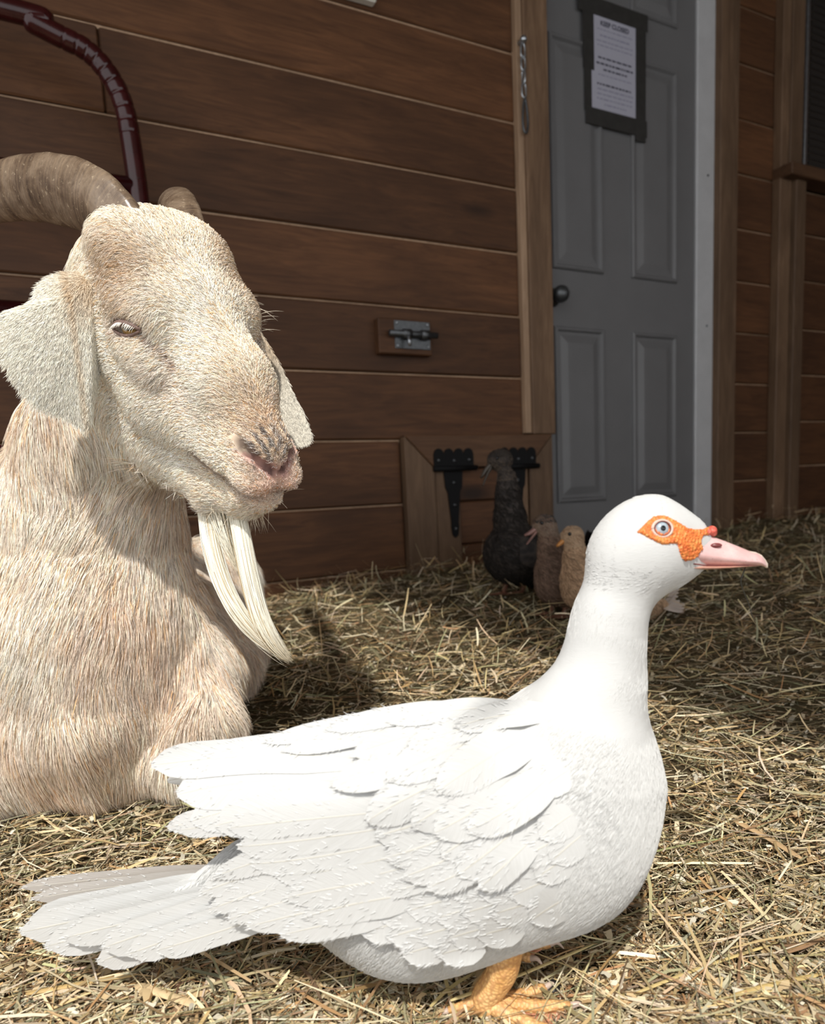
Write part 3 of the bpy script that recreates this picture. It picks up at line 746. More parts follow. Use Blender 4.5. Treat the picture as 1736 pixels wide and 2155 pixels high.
# coat
toC = lambda P: (CC - P) / np.linalg.norm(CC - P, axis=1)[:, None]
def wgt(c, n):
    f_ = np.clip((n * toC(c)).sum(1) + .35, 0.02, 1.0)
    L_ = head_local(c); nose = np.exp(-(((L_ - np.array([0, .300, -.066])) / np.array([.042, .030, .030])) ** 2).sum(1))
    return f_ * (1 - .80 * nose) * (dline(L_, MOUTH) > .0078) * (dline(L_, NOSTR) > .0075) * (deye(L_) > .0105)
def coat(n, sel, name, parent):
    P, N = sample_surface(GV, GQ, GN, n, lambda c, m: wgt(c, m) * sel(c))
    L_ = head_local(P)
    inhead = 1 / (1 + np.exp((-.175 - L_[:, 2]) * 70)) * 1 / (1 + np.exp(-(L_[:, 1] + .03) * 60)) * (L_[:, 1] < .42)
    down = np.array([0, 0, -1.0]) + np.stack([hnoise(P, 6, 21) * .45 - .12, hnoise(P, 6, 22) * .2, 0 * P[:, 0]], 1)
    # face: coat lies back from the muzzle and fans out over the cheeks
    flow = (HM @ np.stack([np.sign(L_[:, 0]) * (.15 + 5 * np.abs(L_[:, 0])), -1.0 + 0 * L_[:, 0], -.15 + 0 * L_[:, 0]])).T
    cheek = np.clip((np.abs(L_[:, 0]) - .030) / .03, 0, 1)
    fdown = (HM @ np.stack([0 * L_[:, 0], -.35 + 0 * L_[:, 0], -1 + 0 * L_[:, 0]])).T
    flow = flow * (1 - .75 * cheek)[:, None] + fdown * (.75 * cheek)[:, None]
    d = down * (1 - inhead)[:, None] + flow * inhead[:, None]
    d += RNG.normal(0, .12, d.shape) + np.stack([hnoise(P, 55, 31), hnoise(P, 55, 32), hnoise(P, 55, 33)], 1) * .28
    d -= N * (d * N).sum(1)[:, None]; d /= np.linalg.norm(d, axis=1)[:, None] + 1e-9
    clump = hnoise(P * np.array([1, 1, .45]), 38, 41)
    ln = (.011 + .003 * RNG.random(n)) * inhead + (.034 + .010 * clump + .014 * RNG.random(n)) * (1 - inhead)
    nose = np.exp(-(((L_ - np.array([0, .295, -.075])) / np.array([.06, .055, .055])) ** 2).sum(1)); ln = ln * (1 - .72 * nose) * np.clip(.35 + np.minimum(dline(L_, MOUTH), deye(L_)) / .03, .35, 1)
    lift = .30 * inhead + .30 * (1 - inhead) + .12 * RNG.random(n) + .15 * np.clip(clump, 0, 1) * (1 - inhead)
    k = 4; pts = np.zeros((n, k, 3))
    for i in range(k):
        t_ = i / (k - 1)
        pts[:, i] = P + d * (ln * t_)[:, None] + N * (ln * lift * (t_ - .55 * t_ * t_))[:, None] + np.array([0, 0, -1.0]) * (ln * .22 * t_ * t_)[:, None]
    pts[:, 1:-1] += RNG.normal(0, .0008, (n, k - 2, 3))
    col = goat_color(P) * (1.0 + .16 * RNG.normal(size=(n, 1))) * RNG.uniform(.97, 1.03, (n, 3))
    white = RNG.random(n) < .22; col[white] = col[white] * .4 + np.array([.86, .82, .76]) * .6
    dark = RNG.random(n) < np.where(inhead > .5, .09, .17); col[dark] *= .55; tan = RNG.random(n) < .09; col[tan] = col[tan] * np.array([.85, .66, .45])
    rad = np.where(inhead > .5, .00036, .00050) * RNG.uniform(.7, 1.3, n)
    return hair(name, pts, rad, np.clip(col, .02, .93), M_COAT, parent)
M_COAT = hair_mat('goat_hair', .5, .35)
headsel = lambda c: (head_local(c)[:, 2] > -.22) & (head_local(c)[:, 1] > -.09) & (head_local(c)[:, 1] < .42) & (np.abs(head_local(c)[:, 0]) < .16)
coat(95000, lambda c: headsel(c).astype(float), 'face_coat', goat)
coat(120000, lambda c: (~headsel(c)).astype(float), 'body_coat', goat)

# horns: flattened, ridged, keeled
def horn(pts, name, mat):
    S = spline(pts, 70); P = S[:, :3]; r1 = S[:, 3]; r2 = S[:, 4]
    T = np.gradient(P, axis=0); T /= np.linalg.norm(T, axis=1)[:, None]; V = []; k = 22
    u = HM @ np.array([0.0, 1.0, .3]); s_ = np.linspace(0, 1, 70)
    for i in range(70):
        u = u - T[i] * (u @ T[i]); u /= np.linalg.norm(u); v = np.cross(T[i], u)
        rg = 1 + .005 * math.sin(i * 1.9) + .010 * math.sin(i * .83 + 1)
        for j in range(k):
            a = 2 * math.pi * j / k; keel = 1 + .16 * max(0, math.cos(a)) ** 8
            V.append(P[i] + (u * r1[i] * math.cos(a) * keel + v * r2[i] * math.sin(a)) * rg)
    Fc = [[i * k + j, i * k + (j + 1) % k, (i + 1) * k + (j + 1) % k, (i + 1) * k + j] for i in range(69) for j in range(k)]
    Fc.append([69 * k + j for j in range(k)])
    uvs = np.repeat(s_, k)
    return mesh(name, V, Fc, mat, goat, True, attrs={'along': uvs})
mh = NT('horn_keratin'); va = mh.n('ShaderNodeAttribute', attribute_name='along'); co = mh.coord(scale=(1, 1, 1))
n1 = mh.noise(co, 26, 6, .65, .4); n2 = mh.noise(co, 180, 4, .7)
cx = mh.n('ShaderNodeCombineXYZ'); mh.l(va.outputs['Fac'], cx.inputs[0]); rings = mh.noise(cx.outputs[0], 95, 3, .6)
cb = mh.ramp(n1, [(.30, (.040, .026, .018)), (.46, (.100, .068, .046)), (.62, (.19, .14, .098)), (.80, (.08, .058, .040))])
cb = mh.mix(mh.ramp(rings, [(.44, (0, 0, 0)), (.66, (.22, .22, .22))]), cb, (.40, .28, .17))
cb = mh.mix(mh.ramp(n2, [(.60, (0, 0, 0)), (.70, (.5, .5, .5))]), cb, (.52, .42, .29))
mh.col(cb).set(Roughness=.27, Specular_IOR_Level=.5)
ad = mh.n('ShaderNodeMath', operation='ADD'); mh.l(rings, ad.inputs[0]); mh.l(n2, ad.inputs[1]); mh.bump(ad.outputs[0], .16, .0012)
def hpt(px, py, z, w1, w2): return [*at(px, py, z), w1 * z / FOC, w2 * z / FOC]
horn([hpt(292, 530, .82, 62, 40), hpt(258, 480, .825, 68, 44), hpt(205, 432, .84, 68, 42), hpt(130, 408, .875, 64, 38), hpt(50, 404, .92, 56, 34), hpt(-40, 420, .98, 48, 30), hpt(-130, 470, 1.05, 36, 24), hpt(-190, 560, 1.1, 14, 10)], 'horn', mh.m)
horn([hpt(395, 535, .875, 44, 26), hpt(388, 480, .885, 42, 26), hpt(376, 440, .91, 37, 24), hpt(364, 424, .97, 33, 22), hpt(358, 430, 1.06, 30, 20), hpt(352, 470, 1.16, 24, 15), hpt(350, 540, 1.24, 6, 5)], 'horn', mh.m)

# ears: thick drooping leaves, cupped
def ear(outline, rim_z, mid_z, base, name):
    O = spline(outline + [outline[0]], 73)[:-1]; cen = np.array(base[:2])
    rings_ = 9; V = []; 
    for side in (0, 1):
        for i in range(rings_ + 1):
            f_ = i / rings_
            for j in range(72):
                q = cen + (O[j] - cen) * f_
                zr = rim_z(q[0], q[1]); z = zr + mid_z * (1 - f_ ** 2) * (1 if not side else 1) + (.004 * (1 - f_ ** 3) if side else -.004 * (1 - f_ ** 3))
                V.append(at(q[0], q[1], z))
    n_ = 72; o2 = (rings_ + 1) * n_; Fc = []
    for side, o in ((0, 0), (1, o2)):
        for i in range(rings_):
            for j in range(n_):
                q = [o + i * n_ + j, o + i * n_ + (j + 1) % n_, o + (i + 1) * n_ + (j + 1) % n_, o + (i + 1) * n_ + j]
                Fc.append(q if side else q[::-1])
    for j in range(n_): Fc.append([rings_ * n_ + j, rings_ * n_ + (j + 1) % n_, o2 + rings_ * n_ + (j + 1) % n_, o2 + rings_ * n_ + j])
    V = np.array(V)
    cl_ = np.tile(np.array([.90, .85, .72]), (len(V), 1)); px = project(V)
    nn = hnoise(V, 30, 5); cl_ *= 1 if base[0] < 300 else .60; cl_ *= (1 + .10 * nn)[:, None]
    vein = np.exp(-((px[:, 0] - (base[0] - 40 + (px[:, 1] - 620) * .12)) / 7) ** 2) * .35 if name == 'ear' and base[0] < 300 else np.zeros(len(V))
    tb = np.exp(-((px[:, 0] - base[0]) ** 2 + (px[:, 1] - base[1]) ** 2) / 55 ** 2)
    w_ = np.clip(vein + .7 * tb, 0, 1)[:, None]; cl_ = cl_ * (1 - w_) + np.array([.55, .37, .20]) * w_
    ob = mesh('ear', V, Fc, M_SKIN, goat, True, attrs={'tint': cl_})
    # short coat on the outer side
    me_Q = np.array([f for f in Fc if len(f) == 4]); Nn = vnormals(V, me_Q)
    P, N = sample_surface(V, me_Q, Nn, 16000 if base[0] < 300 else 8000, lambda c, m: np.clip((m * toC(c)).sum(1) + .3, .02, 1))
    pp = project(P); dirv = np.stack([(pp[:, 0] - base[0]), (pp[:, 1] - base[1]) + 60], 1); dirv /= np.linalg.norm(dirv, axis=1)[:, None]
    d = CR * dirv[:, :1] - CU * dirv[:, 1:]; d = d + RNG.normal(0, .25, d.shape); d -= N * (d * N).sum(1)[:, None]; d /= np.linalg.norm(d, axis=1)[:, None]
    ln = .0085 * RNG.uniform(.6, 1.2, len(P)); k = 3; pts = np.zeros((len(P), k, 3))
    for i in range(k):
        t_ = i / 2; pts[:, i] = P + d * (ln * t_)[:, None] + N * (ln * .45 * (t_ - .4 * t_ * t_))[:, None]
    # colour from nearest outline weights
    w2 = np.clip(.6 * np.exp(-((pp[:, 0] - base[0]) ** 2 + (pp[:, 1] - base[1]) ** 2) / 60 ** 2) + (.45 * np.exp(-((pp[:, 0] - (base[0] - 40 + (pp[:, 1] - 620) * .12)) / 6) ** 2) if base[0] < 300 else 0), 0, 1)[:, None]
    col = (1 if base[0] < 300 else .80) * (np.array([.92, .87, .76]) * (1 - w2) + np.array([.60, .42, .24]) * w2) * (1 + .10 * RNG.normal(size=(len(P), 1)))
    col[RNG.random(len(P)) < .12] *= .55
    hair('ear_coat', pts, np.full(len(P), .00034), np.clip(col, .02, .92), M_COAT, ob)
ear([(205, 585), (170, 575), (120, 578), (85, 600), (62, 640), (0, 668), (2, 740), (30, 800), (70, 850), (110, 868), (150, 885), (186, 908), (196, 850), (208, 790), (224, 720), (232, 660), (222, 615)],
    lambda x, y: .815 - .00022 * (230 - x) + .00006 * (y - 600), -.022, (190, 610), 'ear')
ear([(540, 690), (556, 712), (585, 760), (610, 810), (628, 850), (648, 890), (654, 918), (645, 932), (612, 936), (600, 900), (590, 850), (572, 790), (552, 740)][::-1],
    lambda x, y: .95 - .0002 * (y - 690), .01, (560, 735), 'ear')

# eyes
me_ = NT('amber_iris'); tc = me_.n('ShaderNodeTexCoord'); sp = me_.n('ShaderNodeSeparateXYZ'); me_.l(tc.outputs['Object'], sp.inputs[0])
nz = me_.noise(tc.outputs['Object'], 900, 4)
me_.col(me_.ramp(nz, [(.3, (.20, .10, .03)), (.6, (.46, .27, .09)), (.8, (.58, .38, .16))])).set(Roughness=.08, Specular_IOR_Level=.6, Coat_Weight=.6)
M_LID = plain('dark_lid_skin', (.17, .105, .085), .55, var=.3, scale=300)
M_PUP = plain('pupil_black', (.006, .005, .004), .1)
for s in (1, -1):
    fl_ = np.array([s, 1, 1]); c = hp(*(EC * fl_)); out = HM @ np.array([s * 1.0, .22, .16]); out /= np.linalg.norm(out)
    V, Fc = sphere_data(c, .0172, 24, 16); eb = mesh('eye', V, Fc, me_.m, goat)
    ax = HM @ (EAX * fl_); ax -= out * (ax @ out); ax /= np.linalg.norm(ax); ay = np.cross(out, ax)
    V, Fc = sphere_data(c + out * .0150 + ax * .001, (.0070, .0026, .0032), 16, 8, np.stack([ax, ay, out], 1)); mesh('pupil', V, Fc, M_PUP, eb)
    upv = np.cross(ax, out); upv = upv if upv[2] > 0 else -upv
    tt_ = np.linspace(-1, 1, 15)
    up_l = [c + out * (.0166 + .0022 * (1 - t_ * t_)) + ax * t_ * .0205 + upv * (.0062 * (1 - t_ * t_) - .0004) for t_ in tt_]
    lo_l = [c + out * (.0166 + .0018 * (1 - t_ * t_)) + ax * t_ * .0205 - upv * (.0068 * (1 - t_ * t_) + .0004) for t_ in tt_]
    V, Fc = tube_data(up_l, .0018 + .0026 * (1 - tt_ ** 2), 10); mesh('upper_lid', V, Fc, M_LID, eb)
    V, Fc = tube_data(lo_l, .0014 + .0006 * (1 - tt_ ** 2), 8); mesh('lower_lid', V, Fc, M_LID, eb)
    if s == 1:                                                       # pale lashes
        n = 70; t_ = RNG.uniform(-.95, .85, n); pass
        root = c + ax * (t_ * .0195)[:, None] + out * (.0172 + .0040 * (1 - t_ ** 2))[:, None] + upv * (.0062 * (1 - t_ ** 2) + .0016)[:, None]
        d = out * .60 - upv * .70 - ax * .25; pts = np.zeros((n, 4, 3)); ln = RNG.uniform(.006, .011, n)
        for i in range(4):
            q = i / 3; pts[:, i] = root + (d * q + out * .35 * q * (1 - q) + RNG.normal(0, .04, (n, 3)) * q) * ln[:, None]
        hair('eyelashes', pts, np.full(n, .00022), np.tile(np.array([.86, .82, .74]), (n, 1)), M_COAT, eb)

# beard: two long locks
def lock(pts, n, spread0, spread1, name):
    C_ = spline([at(*p[:3]) for p in pts], 12); R_ = RNG.normal(0, 1, (n, 3)); R_ /= np.maximum(1, np.linalg.norm(R_, axis=1))[:, None]
    ln = RNG.uniform(.62, 1.0, n) ** .6; P = np.zeros((n, 12, 3)); t_ = np.linspace(0, 1, 12)
    wv = RNG.normal(0, .0022, (n, 3)); ph_ = RNG.uniform(0, 6, n)
    for i in range(12):
        tt_ = t_[i] * ln; q = np.stack([np.interp(tt_, t_, C_[:, k]) for k in range(3)], 1)
        sp_ = spread0 * (1 - t_[i]) + spread1 * t_[i] * (1 - .72 * t_[i] ** 2.5)
        P[:, i] = q + R_ * sp_ + wv * (np.sin(ph_ + 4 * t_[i]) * t_[i])[:, None]
    col = np.array([.86, .82, .70]) * (1 + .08 * RNG.normal(size=(n, 1))); col[RNG.random(n) < .2] *= np.array([.55, .45, .33])
    cols = np.repeat(np.clip(col, .05, .93)[:, None], 12, 1); tip = np.clip((t_ - .72) / .28, 0, 1)[None, :, None]
    cols = cols * (1 - .5 * tip) + np.array([.50, .38, .20]) * .5 * tip
    return P, cols
b1 = lock([(425, 1020, .885), (436, 1085, .875), (450, 1170, .865), (480, 1255, .855), (526, 1322, .85), (572, 1362, .85), (614, 1392, .85)], 750, .010, .010, 'a')
b2 = lock([(480, 1020, .875), (500, 1085, .86), (520, 1190, .85), (540, 1275, .845), (562, 1328, .845), (586, 1364, .845), (608, 1388, .845)], 900, .010, .011, 'b')
b3 = lock([(455, 1030, .88), (470, 1090, .87), (486, 1150, .865), (503, 1205, .86)], 250, .022, .006, 'c')
hair('beard', np.vstack([b1[0], b2[0], b3[0]]), np.full(1900, .00042), np.vstack([b1[1], b2[1], b3[1]]), M_COAT, goat)
# whiskers on the chin and brow
def whisk(n, cen, dirv, spread, lmin, lmax, col):
    c0 = np.array([hp(*c) for c in cen])[RNG.integers(0, len(cen), n)] + RNG.normal(0, spread, (n, 3))
    d = np.array(dirv) + RNG.normal(0, .35, (n, 3)); d /= np.linalg.norm(d, axis=1)[:, None]; ln = RNG.uniform(lmin, lmax, n); P = np.zeros((n, 4, 3))
    for i in range(4):
        q = i / 3; P[:, i] = c0 + d * (ln * q)[:, None] + np.array([0, 0, -.25]) * (ln * q * q)[:, None]
    return P
W = np.vstack([whisk(130, [(.0, .295, -.138), (.015, .285, -.142), (-.015, .285, -.14), (.026, .265, -.148)], HM @ np.array([0, .5, -.8]), .008, .012, .030, 0),
               whisk(14, [(-.078, .085, -.03), (-.078, .11, -.035)], HM @ np.array([-.9, .1, .5]), .006, .015, .035, 0),
               whisk(7, [(-.025, .305, -.092), (.0, .308, -.095)], CR * .9 - CU * .2, .006, .012, .026, 0)])
hair('whiskers', W, np.full(len(W), .00026), np.tile(np.array([.80, .70, .55]), (len(W), 1)), M_COAT, goat)

# ================================================================== THE WHITE MUSCOVY DUCK
Y0 = .598
def dd(px, py, dy=0.0): return at_y(px, py, Y0 + dy)
PXM = .000405                                                        # metres per photo pixel at the duck
duck = empty('white_duck', (.03, Y0, float(ground(.03, Y0))), 'white duck with orange face mask and pink bill standing in front', 'duck')
B = []
def be(px, py, rx, ry, rd, rot=0.0, k=.03, dy=0.0):
    c, s = math.cos(rot), math.sin(rot)
    M = np.array([[c, 0, s], [0, 1, 0], [-s, 0, c]]).T
    B.append(('+', k, lambda p, C_=dd(px, py, dy), r=np.array([rx * PXM, rd, ry * PXM]): sd_ell(p, C_, r, M)))
def bc(p0, p1, squash, k=.02):
    # round cone squashed sideways: evaluate with depth stretched
    P0, P1 = dd(p0[0], p0[1]), dd(p1[0], p1[1])
    def fn(p):
        q = p.copy(); q[:, 1] = Y0 + (q[:, 1] - Y0) / squash
        a = P0.copy(); b = P1.copy(); return sd_cone(q, a, b, p0[2] * PXM, p1[2] * PXM) * (squash if squash < 1 else 1)
    B.append(('+', k, fn))
be(1178, 1700, 206, 262, .084)
be(1010, 1750, 300, 258, .094, .10, .02)
be(880, 1832, 250, 216, .088, .05, .02)
bc((820, 1790, 190), (560, 1855, 95), .55, .03); bc((560, 1855, 95), (400, 1885, 40), .7, .02)
bc((1222, 1590, 145), (1266, 1420, 73), .76, .045); bc((1266, 1420, 73), (1282, 1300, 57), .92, .03); bc((1282, 1300, 57), (1316, 1190, 70), .90, .03)
be(1352, 1152, 100, 90, .0325, .12, .02)
bc((1345, 1180, 68), (1415, 1182, 42), .66, .02); bc((1380, 1112, 58), (1448, 1128, 34), .52, .02)
bc((1415, 1160, 44), (1462, 1166, 22), .50, .012)
DV, DQ = surface_nets(B, (-.30, .44, -.03), (.33, .76, .47), .0042)
DN = vnormals(DV, DQ)
mw = NT('white_plumage'); v_ = mw.coord()
n1 = mw.noise(v_, 22, 4, .5); mp_ = mw.n('ShaderNodeMapping'); mp_.inputs['Scale'].default_value = (70, 70, 260); mp_.inputs['Rotation'].default_value = (0, .5, 0); mw.l(v_, mp_.inputs[0])
n2 = mw.noise(mp_.outputs[0], 2.2, 5, .65, .8); vo = mw.n('ShaderNodeTexVoronoi', feature='SMOOTH_F1'); vo.inputs['Scale'].default_value = 48; mw.l(v_, vo.inputs['Vector'])
mw.col(mw.ramp(n1, [(.3, (.54, .54, .53)), (.7, (.59, .59, .58))])).set(Roughness=.75, Specular_IOR_Level=.2, Subsurface_Weight=.0)
ma = mw.n('ShaderNodeMath', operation='MULTIPLY_ADD'); mw.l(vo.outputs['Distance'], ma.inputs[0]); ma.inputs[1].default_value = .05; mw.l(n2, ma.inputs[2]); mw.bump(ma.outputs[0], .18, .003)
M_WH = mw.m
dbody = mesh('body', DV, DQ, M_WH, duck)
M_DOWN = hair_mat('white_down', .7, .15)
bvh = BVHTree.FromPolygons([tuple(v) for v in DV], [tuple(q) for q in DQ])

# soft short plumage on head, neck, breast and belly
P, N = sample_surface(DV, DQ, DN, 72000, lambda c, n: np.clip((n * toC(c)).sum(1) + .4, .05, 1))
pp = project(P)
mask_px = [(1338, 1121), (1348, 1110), (1361, 1097), (1375, 1086), (1394, 1083), (1408, 1088), (1421, 1095), (1434, 1103), (1445, 1110), (1460, 1112.5), (1477, 1113.5), (1483, 1111), (1488, 1106), (1499, 1107), (1506, 1113), (1508, 1121), (1502, 1128), (1491, 1127), (1480, 1129), (1476, 1137), (1478, 1148), (1482, 1156), (1477, 1164), (1466, 1174), (1453, 1181), (1441, 1182), (1433, 1175), (1429, 1163), (1427, 1154), (1423, 1145), (1408, 1146), (1394, 1147), (1383, 1143), (1372, 1137), (1361, 1132), (1349, 1125)]
def inside(poly, x, y):
    poly = np.asarray(poly, float); r = np.zeros(len(x), bool); j = len(poly) - 1
    for i in range(len(poly)):
        xi, yi = poly[i]; xj, yj = poly[j]
        r ^= ((yi > y) != (yj > y)) & (x < (xj - xi) * (y - yi) / (yj - yi + 1e-12) + xi); j = i
    return r
mir = P.copy(); mir[:, 1] = 2 * Y0 - mir[:, 1]; pm = project(mir)
keep = ~inside(mask_px, pp[:, 0], pp[:, 1]) & ~inside(mask_px, pm[:, 0], pm[:, 1]) & (pp[:, 0] < 1470)
P, N, pp = P[keep], N[keep], pp[keep]; n = len(P)
head = np.clip((1330 - pp[:, 1]) / 120, 0, 1); d = np.zeros((n, 3))
d += (CR * -1.0 + CU * .05) * head[:, None]; d += (CR * -.55 - CU * .85) * (1 - head)[:, None]
neckdown = np.exp(-((pp[:, 1] - 1330) / 110) ** 2); d += (-CU * .9) * neckdown[:, None]
d += RNG.normal(0, .12, d.shape) + np.stack([hnoise(P, 38, 61), hnoise(P, 38, 62), hnoise(P, 38, 63)], 1) * .22; d -= N * (d * N).sum(1)[:, None]; d /= np.linalg.norm(d, axis=1)[:, None]
ln = np.interp(pp[:, 1], [1180, 1240, 1500, 1700], [.0050, .008, .010, .013]) * RNG.uniform(.6, 1.2, n); pts = np.zeros((n, 3, 3))
for i in range(3): t_ = i / 2; pts[:, i] = P - N * .0006 + d * (ln * t_)[:, None] + N * (ln * .12 * (t_ - .5 * t_ * t_))[:, None]
hair('down', pts, np.full(n, .00046), np.clip(np.array([.585, .585, .573]) * (1 + .04 * RNG.normal(size=(n, 1))), .3, .86), M_DOWN, duck)

# feathers
mf = NT('white_feather'); fs = mf.n('ShaderNodeAttribute', attribute_name='fs'); ft = mf.n('ShaderNodeAttribute', attribute_name='ft')
ab = mf.n('ShaderNodeMath', operation='ABSOLUTE'); mf.l(ft.outputs['Fac'], ab.inputs[0])
bar = mf.n('ShaderNodeMath', operation='MULTIPLY_ADD'); mf.l(ab.outputs[0], bar.inputs[0]); bar.inputs[1].default_value = -.16; mf.l(fs.outputs['Fac'], bar.inputs[2])
cxx = mf.n('ShaderNodeCombineXYZ'); mf.l(bar.outputs[0], cxx.inputs[0]); mf.l(ft.outputs['Fac'], cxx.inputs[1])
mpp = mf.n('ShaderNodeMapping'); mpp.inputs['Scale'].default_value = (85, .8, 1); mf.l(cxx.outputs[0], mpp.inputs[0]); barb = mf.noise(mpp.outputs[0], 1.0, 4, .6)
rach = mf.ramp(ab.outputs[0], [(.0, (1, 1, 1)), (.07, (0, 0, 0))])
stain = mf.n('ShaderNodeAttribute', attribute_name='stain')
base = mf.mix(mf.ramp(barb, [(.35, (0, 0, 0)), (.7, (1, 1, 1))]), (.56, .56, .548), (.62, .62, .61))
base = mf.mix(stain.outputs['Fac'], base, (.33, .27, .22))  # brown-grey mix, paints shade into the far tail feathers
base = mf.mix(rach, base, (.64, .615, .545))
mf.col(base).set(Roughness=.62, Specular_IOR_Level=.25)
hh = mf.n('ShaderNodeMath', operation='MULTIPLY_ADD'); mf.l(rach, hh.inputs[0]); hh.inputs[1].default_value = .8; mf.l(barb, hh.inputs[2]); mf.bump(hh.outputs[0], .28, .0012)
tr = mf.n('ShaderNodeBsdfTranslucent'); tr.inputs[0].default_value = (.7, .69, .65, 1); mxs = mf.n('ShaderNodeMixShader'); mxs.inputs[0].default_value = .06
outn = [x for x in mf.t.nodes if x.type == 'OUTPUT_MATERIAL'][0]; mf.l(mf.b.outputs[0], mxs.inputs[1]); mf.l(tr.outputs[0], mxs.inputs[2]); mf.l(mxs.outputs[0], outn.inputs[0])
M_FE = mf.m
TOPX = [250, 320, 450, 600, 700, 800, 960, 1110, 1200, 1300]; TOPY = [1615, 1600, 1572, 1548, 1528, 1505, 1462, 1450, 1440, 1440]
WX = [250, 320, 450, 600, 800, 1000, 1150, 1230, 1300, 1360]; WY = [.020, .026, .044, .066, .092, .103, .098, .084, .060, .03]
def wing_dy(px, py):
    top = np.interp(px, TOPX, TOPY); w_ = np.interp(px, WX, WY)
    return -w_ * (.30 + .70 * np.sin(np.clip((py - top) / 190, 0, 1) * math.pi / 2))
GX = np.arange(230, 1420, 12.0); GY = np.arange(1400, 2100, 12.0); WM = np.zeros((len(GX), len(GY))); HM_ = np.zeros_like(WM, bool)
for i in range(len(GX)):
    for j in range(len(GY)):
        h_ = bvh.ray_cast(Vector(CC), Vector(ray(GX[i], GY[j])).normalized())
        wv_ = wing_dy(GX[i], GY[j])
        if h_[0] is not None and h_[0][1] < Y0: wb_ = np.clip((1060 - GX[i]) / 220, 0, 1); WM[i, j] = min(h_[0][1] - Y0, wv_ * wb_ + (h_[0][1] - Y0) * (1 - wb_)); HM_[i, j] = True
        else: WM[i, j] = wv_
for _ in range(14):
    q_ = np.pad(WM, 1, mode='edge'); WM = (q_[:-2, 1:-1] + q_[2:, 1:-1] + q_[1:-1, :-2] + q_[1:-1, 2:] + 2 * WM) / 6
def drape(px, py):
    fx = np.clip((px - GX[0]) / 12, 0, len(GX) - 1.001); fy = np.clip((py - GY[0]) / 12, 0, len(GY) - 1.001); i, j = int(fx), int(fy); a, b = fx - i, fy - j
    return WM[i, j] * (1 - a) * (1 - b) + WM[i + 1, j] * a * (1 - b) + WM[i, j + 1] * (1 - a) * b + WM[i + 1, j + 1] * a * b - .001
BARBS = []
def feather(name, base_, tip, ctrl, wpx, layer, parent, dyf=drape, tipr=.30, basew=.35, camber=.0012, stain_=0.0, skew=0.0, ns=16, nt=7):
    b0, c0, t0 = np.array(base_, float), np.array(ctrl, float), np.array(tip, float)
    S = np.linspace(0, 1, ns); V = []; FS = []; FT = []
    for s_ in S:
        c = (1 - s_) ** 2 * b0 + 2 * s_ * (1 - s_) * c0 + s_ * s_ * t0; dv = 2 * (1 - s_) * (c0 - b0) + 2 * s_ * (t0 - c0)
        nv = np.array([-dv[1], dv[0]]); nv /= np.linalg.norm(nv) + 1e-9
        w_ = wpx * (basew + (1 - basew) * min(1, s_ / .35) ** .7)
        if s_ > 1 - tipr: w_ *= max(0.03, 1 - ((s_ - (1 - tipr)) / tipr) ** 2.4) ** .6
        for j in range(nt):
            t_ = -1 + 2 * j / (nt - 1)
            q = c + nv * (t_ + skew * (1 - t_ * t_)) * w_ * .5 * (1 + .03 * math.sin(9 * s_ + 5 * j))
            dy = dyf(q[0], q[1]) - (layer * .00075 + .0006) * (min(1, s_ / .35) ** 1.2 * 1.15 - .25) - camber * (1 - t_ * t_) * s_ - .0012 * s_ * abs(t_) ** 3
            V.append(dd(q[0], q[1], dy)); FS.append(s_); FT.append(t_)
    Fc = [[i * nt + j, i * nt + j + 1, (i + 1) * nt + j + 1, (i + 1) * nt + j] for i in range(ns - 1) for j in range(nt - 1)]
    V = np.array(V)
    FSa, FTa = np.array(FS), np.array(FT); G3 = V.reshape(ns, nt, 3); nb_ = 44 if name != 'contour_feather' else 30     # loose barbs along the rim
    fi = 1 - RNG.random(nb_) ** 1.6 * .55; fj = np.where(RNG.random(nb_) < .5, RNG.random(nb_), RNG.choice([.04, .96], nb_))
    a_i = np.clip((fi * (ns - 1)).astype(int), 0, ns - 2); b_j = np.clip((fj * (nt - 1)).astype(int), 0, nt - 2); fa = (fi * (ns - 1) - a_i)[:, None]; fb = (fj * (nt - 1) - b_j)[:, None]
    rt_ = (G3[a_i, b_j] * (1 - fa) + G3[a_i + 1, b_j] * fa) * (1 - fb) + (G3[a_i, b_j + 1] * (1 - fa) + G3[a_i + 1, b_j + 1] * fa) * fb
    al = G3[a_i + 1, b_j] - G3[a_i, b_j]; al /= np.linalg.norm(al, axis=1)[:, None] + 1e-9; ac = G3[a_i, b_j + 1] - G3[a_i, b_j]; ac /= np.linalg.norm(ac, axis=1)[:, None] + 1e-9
    dv_ = al + ac * ((fj - .5) * 1.3)[:, None] + RNG.normal(0, .10, (nb_, 3)); lb = (.0028 if tipr < .35 else .0046) * RNG.uniform(.5, 1.3, nb_)
    BARBS.append(rt_[:, None] + (dv_ * lb[:, None])[:, None] * np.linspace(-.5, 1, 3)[None, :, None] - np.array([0, .0005, 0]))
    o = mesh(name, V, Fc, M_FE, parent, True, attrs={'fs': np.array(FS), 'ft': np.array(FT), 'stain': np.full(len(V), stain_)})
    return V, np.array(Fc), np.array(FS), np.array(FT)
wing = empty('wing', dd(1150, 1600, -.09)); par(wing, duck)
far_parts = []
def wf(*a, **k): far_parts.append(feather(*a, parent=wing, **k))
